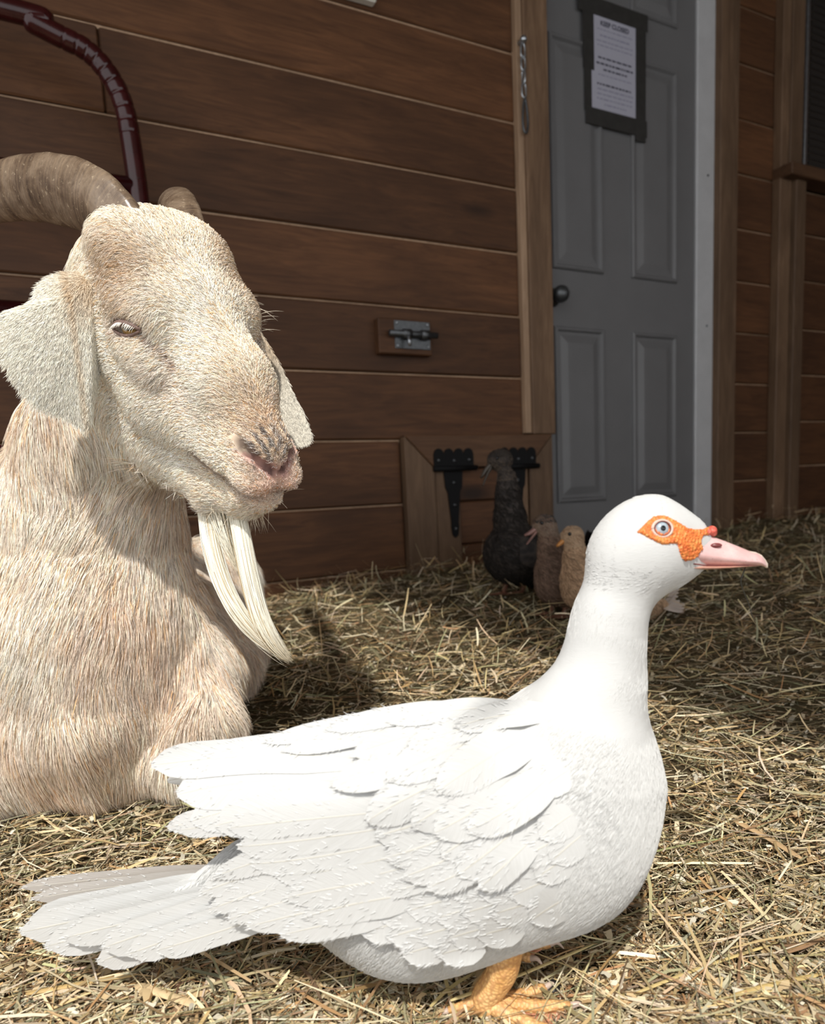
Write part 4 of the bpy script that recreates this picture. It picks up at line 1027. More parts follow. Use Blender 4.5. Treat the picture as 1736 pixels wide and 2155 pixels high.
# primaries and tertials, lowest layer first
wf('primary_feather', (700, 1720), (352, 1742), (520, 1700), 52, 0, tipr=.22, stain_=.10)
wf('primary_feather', (720, 1735), (372, 1748), (540, 1722), 46, .3, tipr=.22, stain_=.06)
wf('primary_feather', (760, 1690), (402, 1728), (560, 1672), 90, 1, tipr=.28)
wf('primary_feather', (780, 1650), (372, 1672), (560, 1622), 104, 2, tipr=.30)
wf('primary_feather', (800, 1600), (318, 1610), (560, 1575), 78, 3.4, tipr=.22)
wf('primary_feather', (790, 1560), (430, 1588), (600, 1552), 46, 3.0, tipr=.22)
wf('primary_feather', (820, 1680), (452, 1738), (620, 1690), 92, 2.6, tipr=.30)
# secondaries, a fan with stepped tips
sec = [((905, 1700), (480, 1742), (680, 1720), 66), ((915, 1722), (500, 1782), (690, 1768), 64), ((925, 1745), (530, 1818), (710, 1808), 62), ((935, 1768), (580, 1842), (740, 1838), 58), ((945, 1790), (650, 1860), (790, 1856), 52), ((960, 1808), (730, 1872), (840, 1868), 44), ((980, 1822), (800, 1876), (890, 1870), 38)]
for i, (b_, t_, c_2, w_) in enumerate(sec): wf('secondary_feather', b_, t_, c_2, w_, 4.2 - i * .35, tipr=.22, basew=.7)
# greater coverts
cov = [((1010, 1690), (790, 1760), (900, 1730), 96), ((1025, 1725), (812, 1805), (925, 1775), 92), ((1040, 1755), (850, 1845), (950, 1810), 84), ((1060, 1785), (900, 1868), (975, 1838), 70),
       ((1090, 1690), (930, 1800), (1000, 1755), 96), ((1110, 1725), (965, 1840), (1030, 1795), 86), ((1130, 1755), (1010, 1868), (1060, 1825), 76)]
for i, (b_, t_, c_2, w_) in enumerate(cov): wf('covert_feather', b_, t_, c_2, w_, 5.0 + (i % 4) * .25 + (1.3 if i >= 4 else 0), tipr=.45, basew=.55, camber=.0015)
# scapulars: big rounded feathers from the shoulder
sca = [((990, 1570), (700, 1655), (840, 1602), 84, 6.6), ((1010, 1610), (772, 1728), (870, 1664), 100, 7.2), ((1075, 1600), (868, 1738), (960, 1680), 108, 8), ((1140, 1600), (915, 1752), (1020, 1702), 116, 9), ((1050, 1545), (815, 1640), (930, 1575), 92, 8.2), ((1130, 1545), (920, 1665), (1030, 1585), 104, 9.4), ((1170, 1620), (985, 1746), (1085, 1706), 92, 9.8)]
for b_, t_, c_2, w_, l_ in sca: wf('scapular_feather', b_, t_, c_2, w_, l_, tipr=.5, basew=.6, camber=.002)
# back feathers
bk = [((900, 1500), (560, 1562), (720, 1520), 40, 4.6), ((930, 1520), (600, 1580), (760, 1540), 48, 5.2), ((1000, 1490), (690, 1535), (840, 1496), 44, 6), ((1020, 1520), (740, 1590), (880, 1535), 56, 6.4), ((1090, 1490), (820, 1520), (950, 1484), 46, 7.6), ((1110, 1515), (860, 1570), (980, 1520), 56, 8), ((1160, 1500), (960, 1530), (1060, 1495), 56, 8.8)]
for b_, t_, c_2, w_, l_ in bk: wf('back_feather', b_, t_, c_2, w_, l_, tipr=.4, basew=.6)
# far wing: mirrored sheet of the same feathers
Vf = []; Ff = []; o_ = 0; fsl = []; ftl = []
for V, Fc, a_, b_ in far_parts:
    W2 = V.copy(); W2[:, 1] = 2 * Y0 - W2[:, 1]; W2[:, 2] -= .028; Vf.append(W2); Ff.append(Fc[:, ::-1] + o_); o_ += len(V); fsl.append(a_); ftl.append(b_)
mesh('wing', np.vstack(Vf), np.vstack(Ff), M_FE, duck, True, attrs={'fs': np.concatenate(fsl), 'ft': np.concatenate(ftl), 'stain': np.zeros(o_)})
# tail fan; far two feathers tinted for brown undersides and painted shade
tail = empty('tail', dd(560, 1850)); par(tail, duck)
tl = [((520, 1830), (45, 1868), (300, 1838), 34, .030, .55), ((520, 1840), (66, 1892), (320, 1850), 36, .022, .45), ((560, 1850), (62, 1938), (330, 1880), 70, .006, 0), ((560, 1860), (42, 1962), (320, 1905), 76, -.004, 0), ((560, 1870), (95, 1992), (340, 1925), 78, -.012, 0),
      ((570, 1890), (205, 2026), (380, 1955), 70, -.018, .10), ((575, 1880), (130, 1975), (350, 1920), 64, -.020, 0), ((590, 1880), (215, 1995), (400, 1930), 74, -.026, 0), ((600, 1895), (270, 2008), (430, 1950), 66, -.032, 0), ((610, 1910), (330, 2000), (470, 1960), 60, -.036, 0)]
for b_, t_, c_2, w_, dy_, st_ in tl:
    feather('tail_feather', b_, t_, c_2, w_, 0, tail, dyf=lambda x, y, q=dy_: q * (1 if x > 300 else 1) - .006 * np.clip((x - 350) / 200, 0, 1), tipr=.20, basew=.55, camber=.0015, stain_=st_)
tc_ = [((720, 1800), (420, 1880), (570, 1820), 70, -.030), ((760, 1830), (440, 1915), (600, 1850), 76, -.040), ((800, 1850), (480, 1935), (640, 1880), 80, -.048), ((830, 1880), (520, 1950), (680, 1910), 74, -.052), ((700, 1775), (450, 1845), (580, 1795), 60, -.022), ((850, 1910), (590, 1968), (720, 1938), 70, -.056), ((900, 1880), (640, 1930), (770, 1890), 84, -.066), ((880, 1850), (600, 1890), (740, 1856), 80, -.062)]
for i, (b_, t_, c_2, w_, dy_) in enumerate(tc_):
    feather('tail_covert', b_, t_, c_2, w_, 1.5 + .4 * i, tail, tipr=.5, basew=.35, camber=.0015)
# small contour feathers lying flush on flank, belly and breast
k_ = 0
for y_ in np.arange(1990, 1560, -46):
    for x_ in np.arange(640, 1380, 62):
        x2 = x_ + (31 if (k_ % 2) else 0) + random.uniform(-9, 9); y2 = y_ + random.uniform(-8, 8)
        fr = np.clip((x2 - 1120) / 220, 0, 1); dx = -95 * (1 - fr) - 30 * fr; dy2 = 26 * (1 - fr) + 88 * fr
        hb_ = bvh.ray_cast(Vector(CC), Vector(ray(x2, y2)).normalized()); ht_ = bvh.ray_cast(Vector(CC), Vector(ray(x2 + dx * 1.15, y2 + dy2 * 1.15)).normalized())
        if hb_[0] is None or ht_[0] is None or hb_[1].dot(Vector(ray(x2, y2)).normalized()) > -.50 or ht_[1].dot(Vector(ray(x2, y2)).normalized()) > -.50 or x2 > 1225: continue
        if y2 < 1880 - .0 * x2 and x2 < 1000: continue
        if y2 < 1800 and x2 < 1120: continue
        feather('contour_feather', (x2, y2), (x2 + dx, y2 + dy2), (x2 + dx * .5, y2 + dy2 * .42), 80, .05 + .2 * random.random(), duck, tipr=.6, basew=.5, camber=.0006, ns=10, nt=5)
    k_ += 1
BB = np.vstack(BARBS); hair('barbs', BB, np.full(len(BB), .00032), np.clip(np.array([.64, .64, .63]) * (1 + .05 * RNG.normal(size=(len(BB), 1))), .3, .8), M_DOWN, duck)

# bill
mb = NT('pink_bill'); v_ = mb.coord(); n1 = mb.noise(v_, 60, 4); n2 = mb.noise(v_, 480, 2, .5)
cb = mb.ramp(n1, [(.3, (.64, .37, .36)), (.65, (.74, .50, .48))]); cb = mb.mix(mb.ramp(n2, [(.66, (0, 0, 0)), (.72, (.7, .7, .7))]), cb, (.35, .13, .11))
mb.col(cb).set(Roughness=.36, Specular_IOR_Level=.45, Subsurface_Weight=.08); mb.bump(n1, .12, .001)
def loft(xs, top, bot, hw, flat=.35, k=18, ns=40, dyc=0.0):
    X_ = np.linspace(xs[0], xs[-1], ns); V = []
    for x in X_:
        a = np.interp(x, xs, top); b = np.interp(x, xs, bot); h = np.interp(x, xs, hw)
        for j in range(k):
            th = 2 * math.pi * j / k; s_ = math.sin(th); c = math.cos(th)
            yy = (b - (b - a) * .35) - (s_ * (b - a) * .65 if s_ > 0 else s_ * (b - a) * .35)
            V.append(dd(x, yy, c * h * (1 if s_ <= 0 else (1 - .35 * s_)) + dyc))
    Fc = [[i * k + j, (i + 1) * k + j, (i + 1) * k + (j + 1) % k, i * k + (j + 1) % k] for i in range(ns - 1) for j in range(k)]
    Fc += [list(range(k)), [(ns - 1) * k + j for j in range(k)][::-1]]
    return np.array(V), Fc
bx = [1438, 1460, 1478, 1500, 1525, 1555, 1578, 1592, 1604, 1611, 1615]
bill = empty('bill', dd(1470, 1170)); par(bill, duck)
UV_, UF = loft(bx, [1128, 1120, 1122, 1129, 1138, 1150, 1160, 1163, 1170, 1179, 1187], [1186, 1189, 1190, 1191, 1191.5, 1191.5, 1191, 1190.5, 1191, 1194, 1194], [.0165, .0165, .0155, .0140, .0130, .0126, .0122, .0108, .0082, .0050, .0018])
mesh('upper_bill', UV_, UF, mb.m, bill)
LV_, LF = loft([1438, 1470, 1505, 1540, 1575, 1598], [1188, 1189, 1190, 1190, 1189, 1189], [1197, 1199, 1198, 1195.5, 1193, 1191], [.0150, .0145, .0128, .0115, .009, .004])
mesh('lower_bill', LV_, LF, plain('lower_bill_skin', (.62, .33, .25), .4, scale=50), bill)
NV, NF = loft([1577, 1590, 1603, 1611, 1616], [1159.5, 1161.5, 1168, 1177.5, 1186], [1172, 1178, 1188, 1195.5, 1195.5], [.0062, .0066, .0056, .0042, .0016]); mesh('bill_nail', NV, NF, plain('pale_nail', (.72, .60, .50), .3, var=.06), bill)
M_NOST = plain('nostril_dark', (.16, .035, .035), .35)
for s_ in (-1, 1):
    c = dd(1507, 1148, s_ * .0098); V, Fc = sphere_data(c, (.0050, .0022, .0021), 16, 8); mesh('nostril', V, Fc, M_NOST, bill)
tube('gape_line', [dd(1440, 1180, -.0166), dd(1450, 1185, -.0164), dd(1480, 1189.5, -.0154), dd(1530, 1191, -.0128), dd(1575, 1191, -.0122)], [.0004, .0006, .0005, .0004, .0002], M_NOST, bill, 6)

# orange caruncled face skin, draped over head and bill base on both sides
bb = [(UV_, UF), (DV, [list(map(int, q)) for q in DQ])]; hv, hf = merge(bb)
hb = BVHTree.FromPolygons([tuple(v) for v in hv], hf)
mo = NT('orange_caruncle'); v_ = mo.coord(); n1 = mo.noise(v_, 130, 5, .7, 1.5); vo = mo.n('ShaderNodeTexVoronoi'); vo.inputs['Scale'].default_value = 420; mo.l(v_, vo.inputs['Vector'])
cb = mo.ramp(n1, [(.30, (.66, .115, .035)), (.48, (.80, .22, .050)), (.64, (.86, .36, .10)), (.8, (.88, .30, .13))])
cb = mo.mix(mo.ramp(vo.outputs['Distance'], [(.1, (.35, .35, .35)), (.45, (0, 0, 0))]), cb, (.62, .08, .04))
mo.col(cb).set(Roughness=.42, Specular_IOR_Level=.4, Subsurface_Weight=.05); mo.bump(vo.outputs['Distance'], .8, .0016)
g_ = 1.7; xs_ = np.arange(1332, 1512, g_); ys_ = np.arange(1078, 1190, g_)
XX, YY = np.meshgrid(xs_, ys_, indexing='ij'); ins = inside(mask_px, XX.ravel(), YY.ravel()).reshape(XX.shape)
from collections import deque
dist = np.where(ins, 99, 0).astype(float)
for _ in range(10):
    pd_ = np.pad(dist, 1, constant_values=0); nb_ = np.minimum.reduce([pd_[:-2, 1:-1], pd_[2:, 1:-1], pd_[1:-1, :-2], pd_[1:-1, 2:]]) + 1; dist = np.minimum(dist, np.where(ins, nb_, 0))
vid_ = -np.ones(XX.shape, int); FVs = []
for i in range(XX.shape[0]):
    for j in range(XX.shape[1]):
        if not ins[i, j]: continue
        r_ = Vector(ray(XX[i, j], YY[i, j])).normalized(); h_ = hb.ray_cast(Vector(CC), r_)
        if h_[0] is None: continue
        th_ = min(dist[i, j], 3) / 3
        bumpv = .00075 * math.sin(XX[i, j] * .9 + 2 * math.sin(YY[i, j] * .5)) * math.sin(YY[i, j] * .8)
        vid_[i, j] = len(FVs); FVs.append(np.array(h_[0]) + np.array(h_[1]) * (-.0008 + .0026 * th_ + bumpv * th_))
FF = [[vid_[i, j], vid_[i, j + 1], vid_[i + 1, j + 1], vid_[i + 1, j]] for i in range(XX.shape[0] - 1) for j in range(XX.shape[1] - 1) if min(vid_[i, j], vid_[i + 1, j], vid_[i + 1, j + 1], vid_[i, j + 1]) >= 0]
FVs = np.array(FVs); mesh('face_skin', FVs, FF, mo.m, duck)
F2 = FVs.copy(); F2[:, 1] = 2 * Y0 - F2[:, 1]; mesh('face_skin', F2, [f[::-1] for f in FF], mo.m, duck)
kn = [sphere_data(dd(1498, 1117, -.003), .0043, 14, 10), sphere_data(dd(1496, 1118, .003), .0041, 14, 10), sphere_data(dd(1488, 1119, -.006), .0036, 12, 8), sphere_data(dd(1501, 1121, -.002), .0032, 12, 8), sphere_data(dd(1480, 1121, -.0085), .0030, 12, 8)]
mk = NT('red_knob'); v_ = mk.coord(); vo = mk.n('ShaderNodeTexVoronoi'); vo.inputs['Scale'].default_value = 520; mk.l(v_, vo.inputs['Vector'])
mk.col(mk.ramp(vo.outputs['Distance'], [(.1, (.80, .24, .15)), (.6, (.60, .10, .07))])).set(Roughness=.4); mk.bump(vo.outputs['Distance'], .6, .001)
mesh('knob', *merge(kn), mk.m, duck)

# eye
def hit(px, py):
    r_ = Vector(ray(px, py)).normalized(); h_ = hb.ray_cast(Vector(CC), r_); return np.array(h_[0]), np.array(h_[1])
pe, ne = hit(1392, 1113)
M_IRIS = plain('pale_blue_iris', (.36, .42, .47), .08, var=.12, scale=700, spec=.6); M_RIM = plain('pale_eyelid', (.62, .46, .38), .5, var=.1, scale=300); M_BLK = plain('eye_black', (.008, .008, .009), .06)
for s_ in (1, -1):
    p_ = pe.copy(); n_ = ne.copy()
    if s_ < 0: p_[1] = 2 * Y0 - p_[1]; n_[1] *= -1
    n_ = n_ * .8 + np.array([0, -s_ * .5, 0.0]); n_ /= np.linalg.norm(n_)
    ax = np.cross(n_, (0, 0, 1.0)); ax /= np.linalg.norm(ax); ay = np.cross(n_, ax)
    V, Fc = sphere_data(p_ - n_ * .0038, .0076, 24, 16); ey = mesh('eye', V, Fc, M_IRIS, duck)
    V, Fc = sphere_data(p_ + n_ * .0026, (.0027, .0027, .0015), 16, 10, np.stack([ax, ay, n_], 1)); mesh('pupil', V, Fc, M_BLK, ey)
    tt_ = np.linspace(0, 2 * math.pi, 41); ring = [p_ + n_ * .0016 + ax * .0080 * math.cos(t_) + ay * .0066 * math.sin(t_) for t_ in tt_]
    V, Fc = tube_data(ring, .0013, 8); mesh('eyelid', V, Fc, M_RIM, ey)
    ring = [p_ + n_ * .0024 + ax * .0066 * math.cos(t_) + ay * .0058 * math.sin(t_) for t_ in tt_]
    V, Fc = tube_data(ring, .0005, 6); mesh('eyelid_edge', V, Fc, M_NOST, ey)

# legs and webbed feet
ml = NT('orange_leg_scales'); v_ = ml.coord(); vo = ml.n('ShaderNodeTexVoronoi'); vo.inputs['Scale'].default_value = 330; ml.l(v_, vo.inputs['Vector']); n1 = ml.noise(v_, 45, 4)
ml.col(ml.mix(ml.ramp(vo.outputs['Distance'], [(.3, (0, 0, 0)), (.7, (.6, .6, .6))]), ml.ramp(n1, [(.35, (.66, .36, .12)), (.65, (.78, .50, .22))]), (.42, .18, .07))).set(Roughness=.5); ml.bump(vo.outputs['Distance'], .7, .0014)
M_WEB = plain('orange_web_skin', (.52, .24, .14), .55, var=.3, scale=60, bump=.4); M_CLAW = plain('horn_claw', (.55, .42, .34), .4, var=.2)
def leg(top, ankle, toes, hind, r0, r1, lift=.006):
    L_ = empty('leg', ankle); par(L_, duck)
    top, ankle = np.array(top), np.array(ankle)
    mid_ = (top * .55 + ankle * .45) + np.array([.002, 0, 0])
    V, Fc = tube_data(spline([top, mid_, ankle + (0, 0, .012), ankle + (0.004, 0, .002)], 16), np.interp(np.linspace(0, 1, 16), [0, .25, .7, .9, 1], [r0 * .95, r0, r1, r1 * 1.12, r1 * .8]), 16); mesh('shank', V, Fc, ml.m, L_)
    rows_ = []
    for t_ in toes:
        t_ = np.array(t_); m_1 = ankle * .5 + t_ * .5 + np.array([0, 0, .004]); a0 = ankle + np.array([0, 0, .008])
        S = spline([a0, m_1, t_ + np.array([0, 0, .004])], 18); rr_ = np.interp(np.linspace(0, 1, 18), [0, .5, .9, 1], [r1 * .7, .0058, .0048, .0032]) * (1 + .07 * np.sin(np.arange(18) * 2.1))
        V, Fc = tube_data(S, rr_, 12); to = mesh('toe', V, Fc, ml.m, L_)
        dv = (t_ - ankle); dv[2] = 0; dv /= np.linalg.norm(dv)
        C_ = spline([S[-1] - dv * .002, S[-1] + dv * .006 + (0, 0, .002), S[-1] + dv * .012 + (0, 0, -.004)], 8); V, Fc = tube_data(C_, np.linspace(.0034, .0006, 8), 8); mesh('claw', V, Fc, M_CLAW, to)
        rows_.append(S - np.array([0, 0, .001]))
    for A, Bq in zip(rows_[:-1], rows_[1:]):
        V = []; k = 7
        for i in range(18):
            for j in range(k):
                u_ = j / (k - 1); q = A[i] * (1 - u_) + Bq[i] * u_; q = q + (ankle - q) * (.16 * math.sin(math.pi * u_) * (i / 17) ** 2); q[2] -= .0028 * math.sin(math.pi * u_) * (i / 17); V.append(q)
        Fc = [[i * k + j, i * k + j + 1, (i + 1) * k + j + 1, (i + 1) * k + j] for i in range(17) for j in range(k - 1)]
        o = mesh('web', V, Fc, M_WEB, L_); sm_ = o.modifiers.new('thickness', 'SOLIDIFY'); sm_.thickness = .0015
    h_ = np.array(hind); V, Fc = tube_data(spline([ankle + (0, 0, .012), ankle * .5 + h_ * .5 + (0, 0, .006), h_ + (0, 0, .003)], 10), np.linspace(.0075, .0030, 10), 10); to = mesh('hind_toe', V, Fc, ml.m, L_)
    V, Fc = tube_data([h_ + (0, 0, .003), h_ + (h_ - ankle) * .22 + (0, 0, -.001)], [.0030, .0006], 8); mesh('claw', V, Fc, M_CLAW, to)
og = lambda x, y: on_ground(x, y) + np.array([0, 0, .009])
leg(at_y(1072, 1985, .555), og(1022, 2146), [og(1150, 2106), og(1205, 2146), og(1190, 2215)], og(945, 2152), .0135, .0118)
up2 = np.array([0, 0, .010])
leg(at_y(1060, 1965, .650), og(1035, 2030) + up2, [og(1172, 2004) + up2, og(1160, 2034) + up2, og(1120, 2066) + up2], og(958, 2050) + up2, .0125, .0110)

# dark blade of grass hanging from the bill
tube('dry_grass', spline([dd(1569, 1191, -.002), dd(1562, 1212, -.004), dd(1559, 1226, -.004), dd(1566, 1248, -.003), dd(1577, 1275, -.002), dd(1583, 1296, -.002), dd(1590, 1312, -.002)], 20), np.linspace(.0006, .0003, 20), plain('dark_grass', (.02, .018, .012), .6), None, 6)
tag(bpy.data.objects['dry_grass'], 'thin dark grass blade hanging from the white duck\'s bill', 'grass')

# ================================================================== THE THREE SMALLER DUCKS BY THE HATCH
def feather_mat(name, stops, scale=55, edge=None):
    m = NT(name); v = m.coord(); n = m.noise(v, 12, 4); vo = m.n('ShaderNodeTexVoronoi'); vo.inputs['Scale'].default_value = scale
    mp_ = m.n('ShaderNodeMapping'); mp_.inputs['Scale'].default_value = (.55, 1, 1); m.l(v, mp_.inputs[0]); m.l(mp_.outputs[0], vo.inputs['Vector'])
    c = m.ramp(n, stops)
    if edge: c = m.mix(m.ramp(vo.outputs['Distance'], [(.35, (0, 0, 0)), (.62, (.8, .8, .8))]), c, edge)
    m.col(c).set(Roughness=.7, Specular_IOR_Level=.25); m.bump(vo.outputs['Distance'], .35, .004); return m.m
def small_duck(name, label, yp, head_c, head_r, neck, body, tail_, bill_pts, bill_col, mat_body, mat_head, feet, tail_tip, tail_mat, bill_open=False, stripe=None):
    Dk = lambda px, py, dy=0.0: at_y(px, py, yp + dy)
    m_ = yp / FOC * 1.0
    root = empty(name, (Dk(*body[0][:2])[0], yp, float(ground(Dk(*body[0][:2])[0], yp))), label, 'duck', 'small ducks by the poultry hatch')
    S = []
    def cone(a, b, sq, k):
        P0, P1 = Dk(a[0], a[1], a[3] if len(a) > 3 else 0), Dk(b[0], b[1], b[3] if len(b) > 3 else 0)
        S.append(('+', k, lambda p: sd_cone(p, P0, P1, a[2] * m_, b[2] * m_)))
    for a, b in zip(body[:-1], body[1:]): cone(a, b, 1, .03)
    for a, b in zip(neck[:-1], neck[1:]): cone(a, b, 1, .025)
    hc_ = Dk(*head_c); S.append(('+', .012, lambda p: sd_ell(p, hc_, np.array([head_r * 1.18, head_r * .86, head_r]) * m_)))
    cone(tail_[0], tail_[1], 1, .02)
    allp = np.array([Dk(q[0], q[1], q[3] if len(q) > 3 else 0) for q in body + neck + tail_])
    lo = allp.min(0) - .16; hi = allp.max(0) + .16
    V, Q = surface_nets(S, lo, hi, .006)
    V[:, 2] = np.maximum(V[:, 2], ground(V[:, 0], V[:, 1]) + .004)
    # head region of the same skin gets its own colour
    fh = 1 / (1 + np.exp((project(V)[:, 1] - neck[-1][1] - 8) / 4.0))
    ob = mesh('body', V, Q, mat_body, root)
    P, N = sample_surface(V, Q, vnormals(V, Q), 5200, lambda c, n: np.clip((n * toC(c)).sum(1) + .3, .05, 1))
    d_ = np.array([.75, 0, -.55]) + RNG.normal(0, .2, P.shape); d_ -= N * (d_ * N).sum(1)[:, None]; d_ /= np.linalg.norm(d_, axis=1)[:, None]
    pts = np.zeros((len(P), 3, 3)); ln_ = .012 * RNG.uniform(.6, 1.3, len(P)) * np.where(project(P)[:, 1] < neck[-1][1] + 20, .5, 1)
    for i in range(3): t_ = i / 2; pts[:, i] = P + d_ * (ln_ * t_)[:, None] + N * (ln_ * .15 * t_ * (1 - .5 * t_))[:, None]
    base_c = np.array(mat_head['down']); col = base_c * RNG.uniform(.5, 1.5, (len(P), 1))
    py_ = project(P)[:, 1]; hd = py_ < neck[-1][1] + 6; col[hd] = np.array(mat_head['head']) * RNG.uniform(.7, 1.3, (hd.sum(), 1))
    if 'cap' in mat_head: cp_ = py_ < head_c[1] - head_r * .25; col[cp_] = np.array(mat_head['cap']) * RNG.uniform(.7, 1.3, (cp_.sum(), 1))
    hair('plumage', pts, np.full(len(P), .0011), np.clip(col, .004, .9), M_DOWN, root)
    # folded wing of overlapping feathers on the near side
    wg = empty('wing', Dk(*body[1][:2])); par(wg, root)
    bv = BVHTree.FromPolygons([tuple(v) for v in V], [tuple(q) for q in Q])
    for r_i, (fy, ln2) in enumerate(((.15, 1.0), (.38, .9), (.6, .75))):
        for k in range(5):
            cx_ = body[0][0] + (body[1][0] - body[0][0]) * (.25 + .24 * k); r_px = body[0][2] + (body[1][2] - body[0][2]) * min(1, .25 + .24 * k); cy_ = body[0][1] + (body[1][1] - body[0][1]) * (.25 + .24 * k) - r_px * (.55 - fy)
            Vv = []; FS_ = []; 
            for s_ in np.linspace(0, 1, 7):
                w2 = 15 * (math.sin(math.pi * min(1, .25 + .75 * s_)) ** .5 if s_ < 1 else .1)
                for t_ in (-1, 0, 1):
                    x_ = cx_ + s_ * 58 * ln2; y_ = cy_ + s_ * 16 + t_ * w2
                    h_ = bv.ray_cast(Vector(CC), Vector(ray(x_, y_)).normalized())
                    p_ = np.array(h_[0]) if h_[0] is not None else Dk(x_, y_, -.02)
                    Vv.append(p_ + np.array([0, -1, .1]) * (.0015 + .0035 * s_ + (.002 if t_ == 0 else 0)))
            Fc = [[i * 3 + j, i * 3 + j + 1, i * 3 + j + 4, i * 3 + j + 3] for i in range(6) for j in range(2)]
            mesh('feather', Vv, Fc, mat_body, wg)
    # bill
    bl = np.array([Dk(x, y) for x, y in bill_pts]); w0 = head_r * .42 * m_
    bm_ = plain(name + '_bill', bill_col, .4, var=.15); n_ = len(bl)
    V2, F2_ = tube_data(spline(bl, 10), np.stack([np.linspace(w0 * .75, w0 * .28, 10), np.interp(np.linspace(0, 1, 10), [0, .5, .85, 1], [w0, w0 * .9, w0 * 1.0, w0 * .5])], 1), 12); mesh('bill', V2, F2_, bm_, root)
    if bill_open:
        bl2 = bl + np.linspace(0, 1, n_)[:, None] * np.array([0.004, 0, -.016]) - np.array([0, 0, .005]); V2, F2_ = tube_data(spline(bl2, 10), np.stack([np.linspace(w0 * .4, w0 * .15, 10), np.linspace(w0 * .9, w0 * .6, 10)], 1), 10); mesh('lower_bill', V2, F2_, bm_, root)
    # eye
    e_ = at_y(head_c[0] - head_r * .25, head_c[1] - head_r * .15, yp); h_ = bv.ray_cast(Vector(CC), Vector(e_ - CC).normalized())
    if h_[0] is not None:
        V2, F2_ = sphere_data(np.array(h_[0]), .0042, 12, 8); mesh('eye', V2, F2_, M_BLK, root)
    # legs
    M_L = plain(name + '_leg', (.20, .085, .05), .5, var=.2)
    for fx, fy, dy_ in feet:
        g_ = on_ground(fx, fy); t0 = np.array([g_[0] + .01, g_[1], g_[2] + .075]); L_ = empty('leg', g_); par(L_, root)
        tube('shank', spline([t0, (t0 + g_) / 2 + (.004, 0, 0), g_ + (0, 0, .006)], 8), np.linspace(.009, .006, 8), M_L, L_, 8)
        V2 = [g_ + (0.006, 0, .010), g_ + (-.05, -.018, .003), g_ + (-.055, 0, .003), g_ + (-.05, .018, .003), g_ + (.004, 0, .002)]
        mesh('webbed_foot', V2, [[0, 1, 2], [0, 2, 3], [4, 2, 1], [4, 3, 2], [0, 4, 1], [0, 3, 4]], M_L, L_, False)
    # tail feathers
    tb = Dk(tail_[1][0], tail_[1][1], tail_[1][3] if len(tail_[1]) > 3 else 0)
    for k in range(5):
        tip = Dk(*tail_tip) + np.array([-.006 * abs(k - 2), (k - 2) * .016, .006 * (k - 2)]); ax = tip - tb; L0 = np.linalg.norm(ax); ax /= L0; sd_ = np.array([0, 1.0, .35]); sd_ -= ax * (sd_ @ ax); sd_ /= np.linalg.norm(sd_); up_ = np.cross(ax, sd_)
        Vv = []
        for s_ in np.linspace(0, 1, 8):
            w2 = .014 * (math.sin(math.pi * (.2 + .78 * s_)) ** .6)
            for t_ in (-1, 0, 1): Vv.append(tb + ax * L0 * s_ + sd_ * w2 * t_ + up_ * (.003 if t_ == 0 else 0))
        mesh('tail_feather', Vv, [[i * 3 + j, i * 3 + j + 1, i * 3 + j + 4, i * 3 + j + 3] for i in range(7) for j in range(2)], tail_mat, root)
    return root
M_DARKF = feather_mat('black_brown_plumage', [(.3, (.010, .009, .009)), (.6, (.030, .025, .023)), (.8, (.055, .045, .038))], 60, (.05, .040, .034))
M_BROWNF = feather_mat('brown_laced_plumage', [(.3, (.075, .045, .033)), (.7, (.15, .095, .068))], 70, (.20, .135, .095))
M_BUFFF = feather_mat('buff_plumage', [(.3, (.24, .145, .085)), (.7, (.36, .235, .145))], 60, (.40, .28, .18))
M_TAILW = plain('pale_tail_feather', (.48, .41, .36), .6, var=.15, scale=20); M_TAILB = plain('black_tail_feather', (.012, .011, .012), .5)
small_duck('dark_duck', 'tall near black duck stretching its neck in front of the poultry hatch', 1.86, (1052, 968), 23, [(1072, 1085, 36), (1069, 1040, 22), (1066, 1005, 20)], [(1082, 1165, 66), (1130, 1175, 62, .10), (1185, 1165, 40, .22)], [(1185, 1160, 34, .22), (1232, 1142, 16, .30)],
           [(1036, 975), (1022, 990), (1012, 1006)], (.055, .045, .035), M_DARKF, dict(down=(.018, .015, .013), head=(.085, .065, .05), cap=(.035, .028, .022)), [(1060, 1252, 0), (1098, 1250, 0)], (1256, 1128), M_TAILB, True)
small_duck('brown_duck', 'brown laced duck with grey capped head and open bill beside the dark duck', 1.67, (1146, 1104), 22, [(1160, 1190, 32), (1158, 1150, 22), (1154, 1122, 19)], [(1172, 1226, 48), (1250, 1240, 56), (1330, 1246, 38)], [(1330, 1246, 30), (1380, 1243, 14)],
           [(1130, 1112), (1116, 1121), (1104, 1127)], (.26, .14, .12), M_BROWNF, dict(down=(.14, .09, .065), head=(.20, .15, .115), cap=(.055, .05, .045)), [(1160, 1294, 0), (1186, 1300, 0)], (1428, 1241), M_TAILW, True)
small_duck('buff_duck', 'buff tan duck tucked between the brown duck and the white duck\'s neck', 1.57, (1204, 1127), 21, [(1212, 1205, 30), (1210, 1170, 21), (1209, 1145, 18)], [(1228, 1238, 48), (1290, 1262, 54), (1350, 1272, 36)], [(1350, 1272, 28), (1390, 1273, 14)],
           [(1188, 1136), (1178, 1144), (1171, 1150)], (.50, .22, .06), M_BUFFF, dict(down=(.34, .225, .14), head=(.33, .235, .155)), [(1216, 1300, 0), (1250, 1310, 0)], (1440, 1272), M_TAILW)

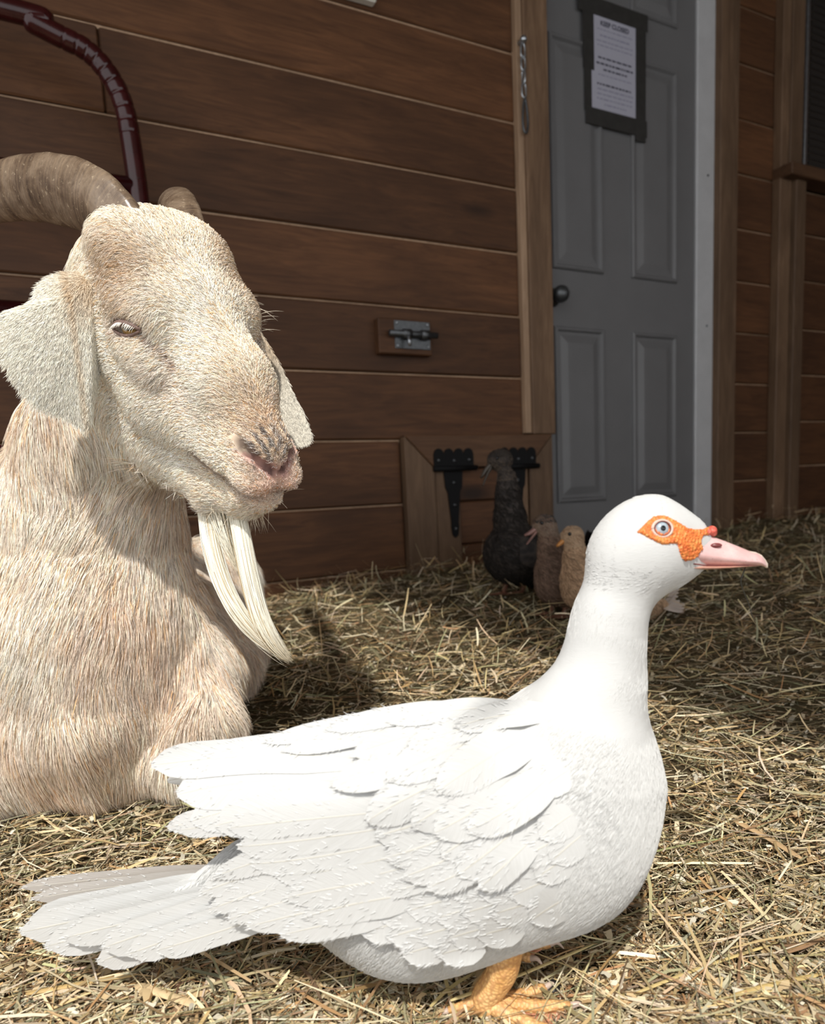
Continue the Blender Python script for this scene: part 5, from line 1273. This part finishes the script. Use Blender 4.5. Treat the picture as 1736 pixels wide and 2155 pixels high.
# ================================================================== single stalks and scraps that stand out in the bedding
def stalk(name, pts, w, col, label, cat, lift=.012, flat=.35, mid=.0):
    P = [on_ground(x, y) for x, y in pts]; P = [p + np.array([0, 0, lift + (mid if 0 < i < len(P) - 1 else 0)]) for i, p in enumerate(P)]
    n = 14; S = spline(P, n); r = np.interp(np.linspace(0, 1, n), [0, .08, .9, 1], [w * .6, w, w * .9, w * .3])
    return tag(tube(name, S, np.stack([r * flat, r], 1), plain(name + '_straw', col, .55, var=.18, scale=90), None, 8), label, cat)
stalk('straw_stalk', [(950, 2154), (1080, 2105), (1250, 2032)], .0022, (.62, .50, .24), 'long pale straw stalk lying across the white duck\'s near foot', 'straw', .022)
stalk('green_hay', [(1335, 1822), (1430, 1800), (1530, 1782)], .0020, (.33, .34, .15), 'green hay stalk on the bedding right of the white duck\'s breast', 'hay', .012)
stalk('wood_splinter', [(1545, 1745), (1610, 1780), (1690, 1830)], .0052, (.50, .34, .18), 'broad brown wood splinter near the right picture edge', 'splinter', .012, .25)
stalk('straw_stalk', [(1340, 2120), (1470, 2068), (1640, 2010)], .0020, (.60, .46, .20), 'golden straw stalk rising to the right in the bottom right corner', 'straw', .014)
stalk('straw_stalk', [(1500, 2140), (1600, 2105), (1730, 2075)], .0032, (.60, .44, .18), 'thick golden stalk touching the right edge near the bottom', 'straw', .012)
stalk('straw_stalk', [(60, 2028), (180, 2050), (320, 2046)], .0016, (.66, .60, .36), 'thin pale stalk curving under the white duck\'s tail tip', 'straw', .014)
stalk('straw_stalk', [(60, 2120), (180, 2098), (290, 2080)], .0034, (.52, .36, .15), 'wide brown stalk in the bottom left corner below the tail', 'straw', .014)
stalk('wood_splinter', [(290, 2098), (350, 2118), (430, 2146)], .0050, (.62, .47, .27), 'pale wood splinter on the hay below the white duck\'s tail', 'splinter', .012, .3)
stalk('straw_stalk', [(1290, 1455), (1400, 1470), (1500, 1462)], .0022, (.42, .34, .18), 'long straw stalk behind the white duck\'s neck in the shade', 'straw', .012)
# one stalk leaning against the goat's knee
p0 = on_ground(462, 1585); p1 = at(497, 1528, (p0 - CC) @ CF - .03)
tag(tube('straw_stalk', spline([p0, (p0 + p1) / 2, p1 + np.array([0, 0, .004])], 8), .0016, plain('upright_straw', (.62, .46, .22), .5), None, 8), 'short straw stalk sticking up beside the goat\'s folded knee', 'straw')
# dark dropping by the toes
pc = on_ground(1165, 2100); V, Fc = sphere_data(pc + np.array([0, 0, .008]), (.0078, .0085, .0075), 14, 10)
V = V + RNG.normal(0, .0006, V.shape)
tag(mesh('dropping', V, Fc, plain('dark_dropping', (.018, .015, .014), .5, var=.3, scale=200), None), 'small black dropping on the hay in front of the duck\'s toes', 'dropping')
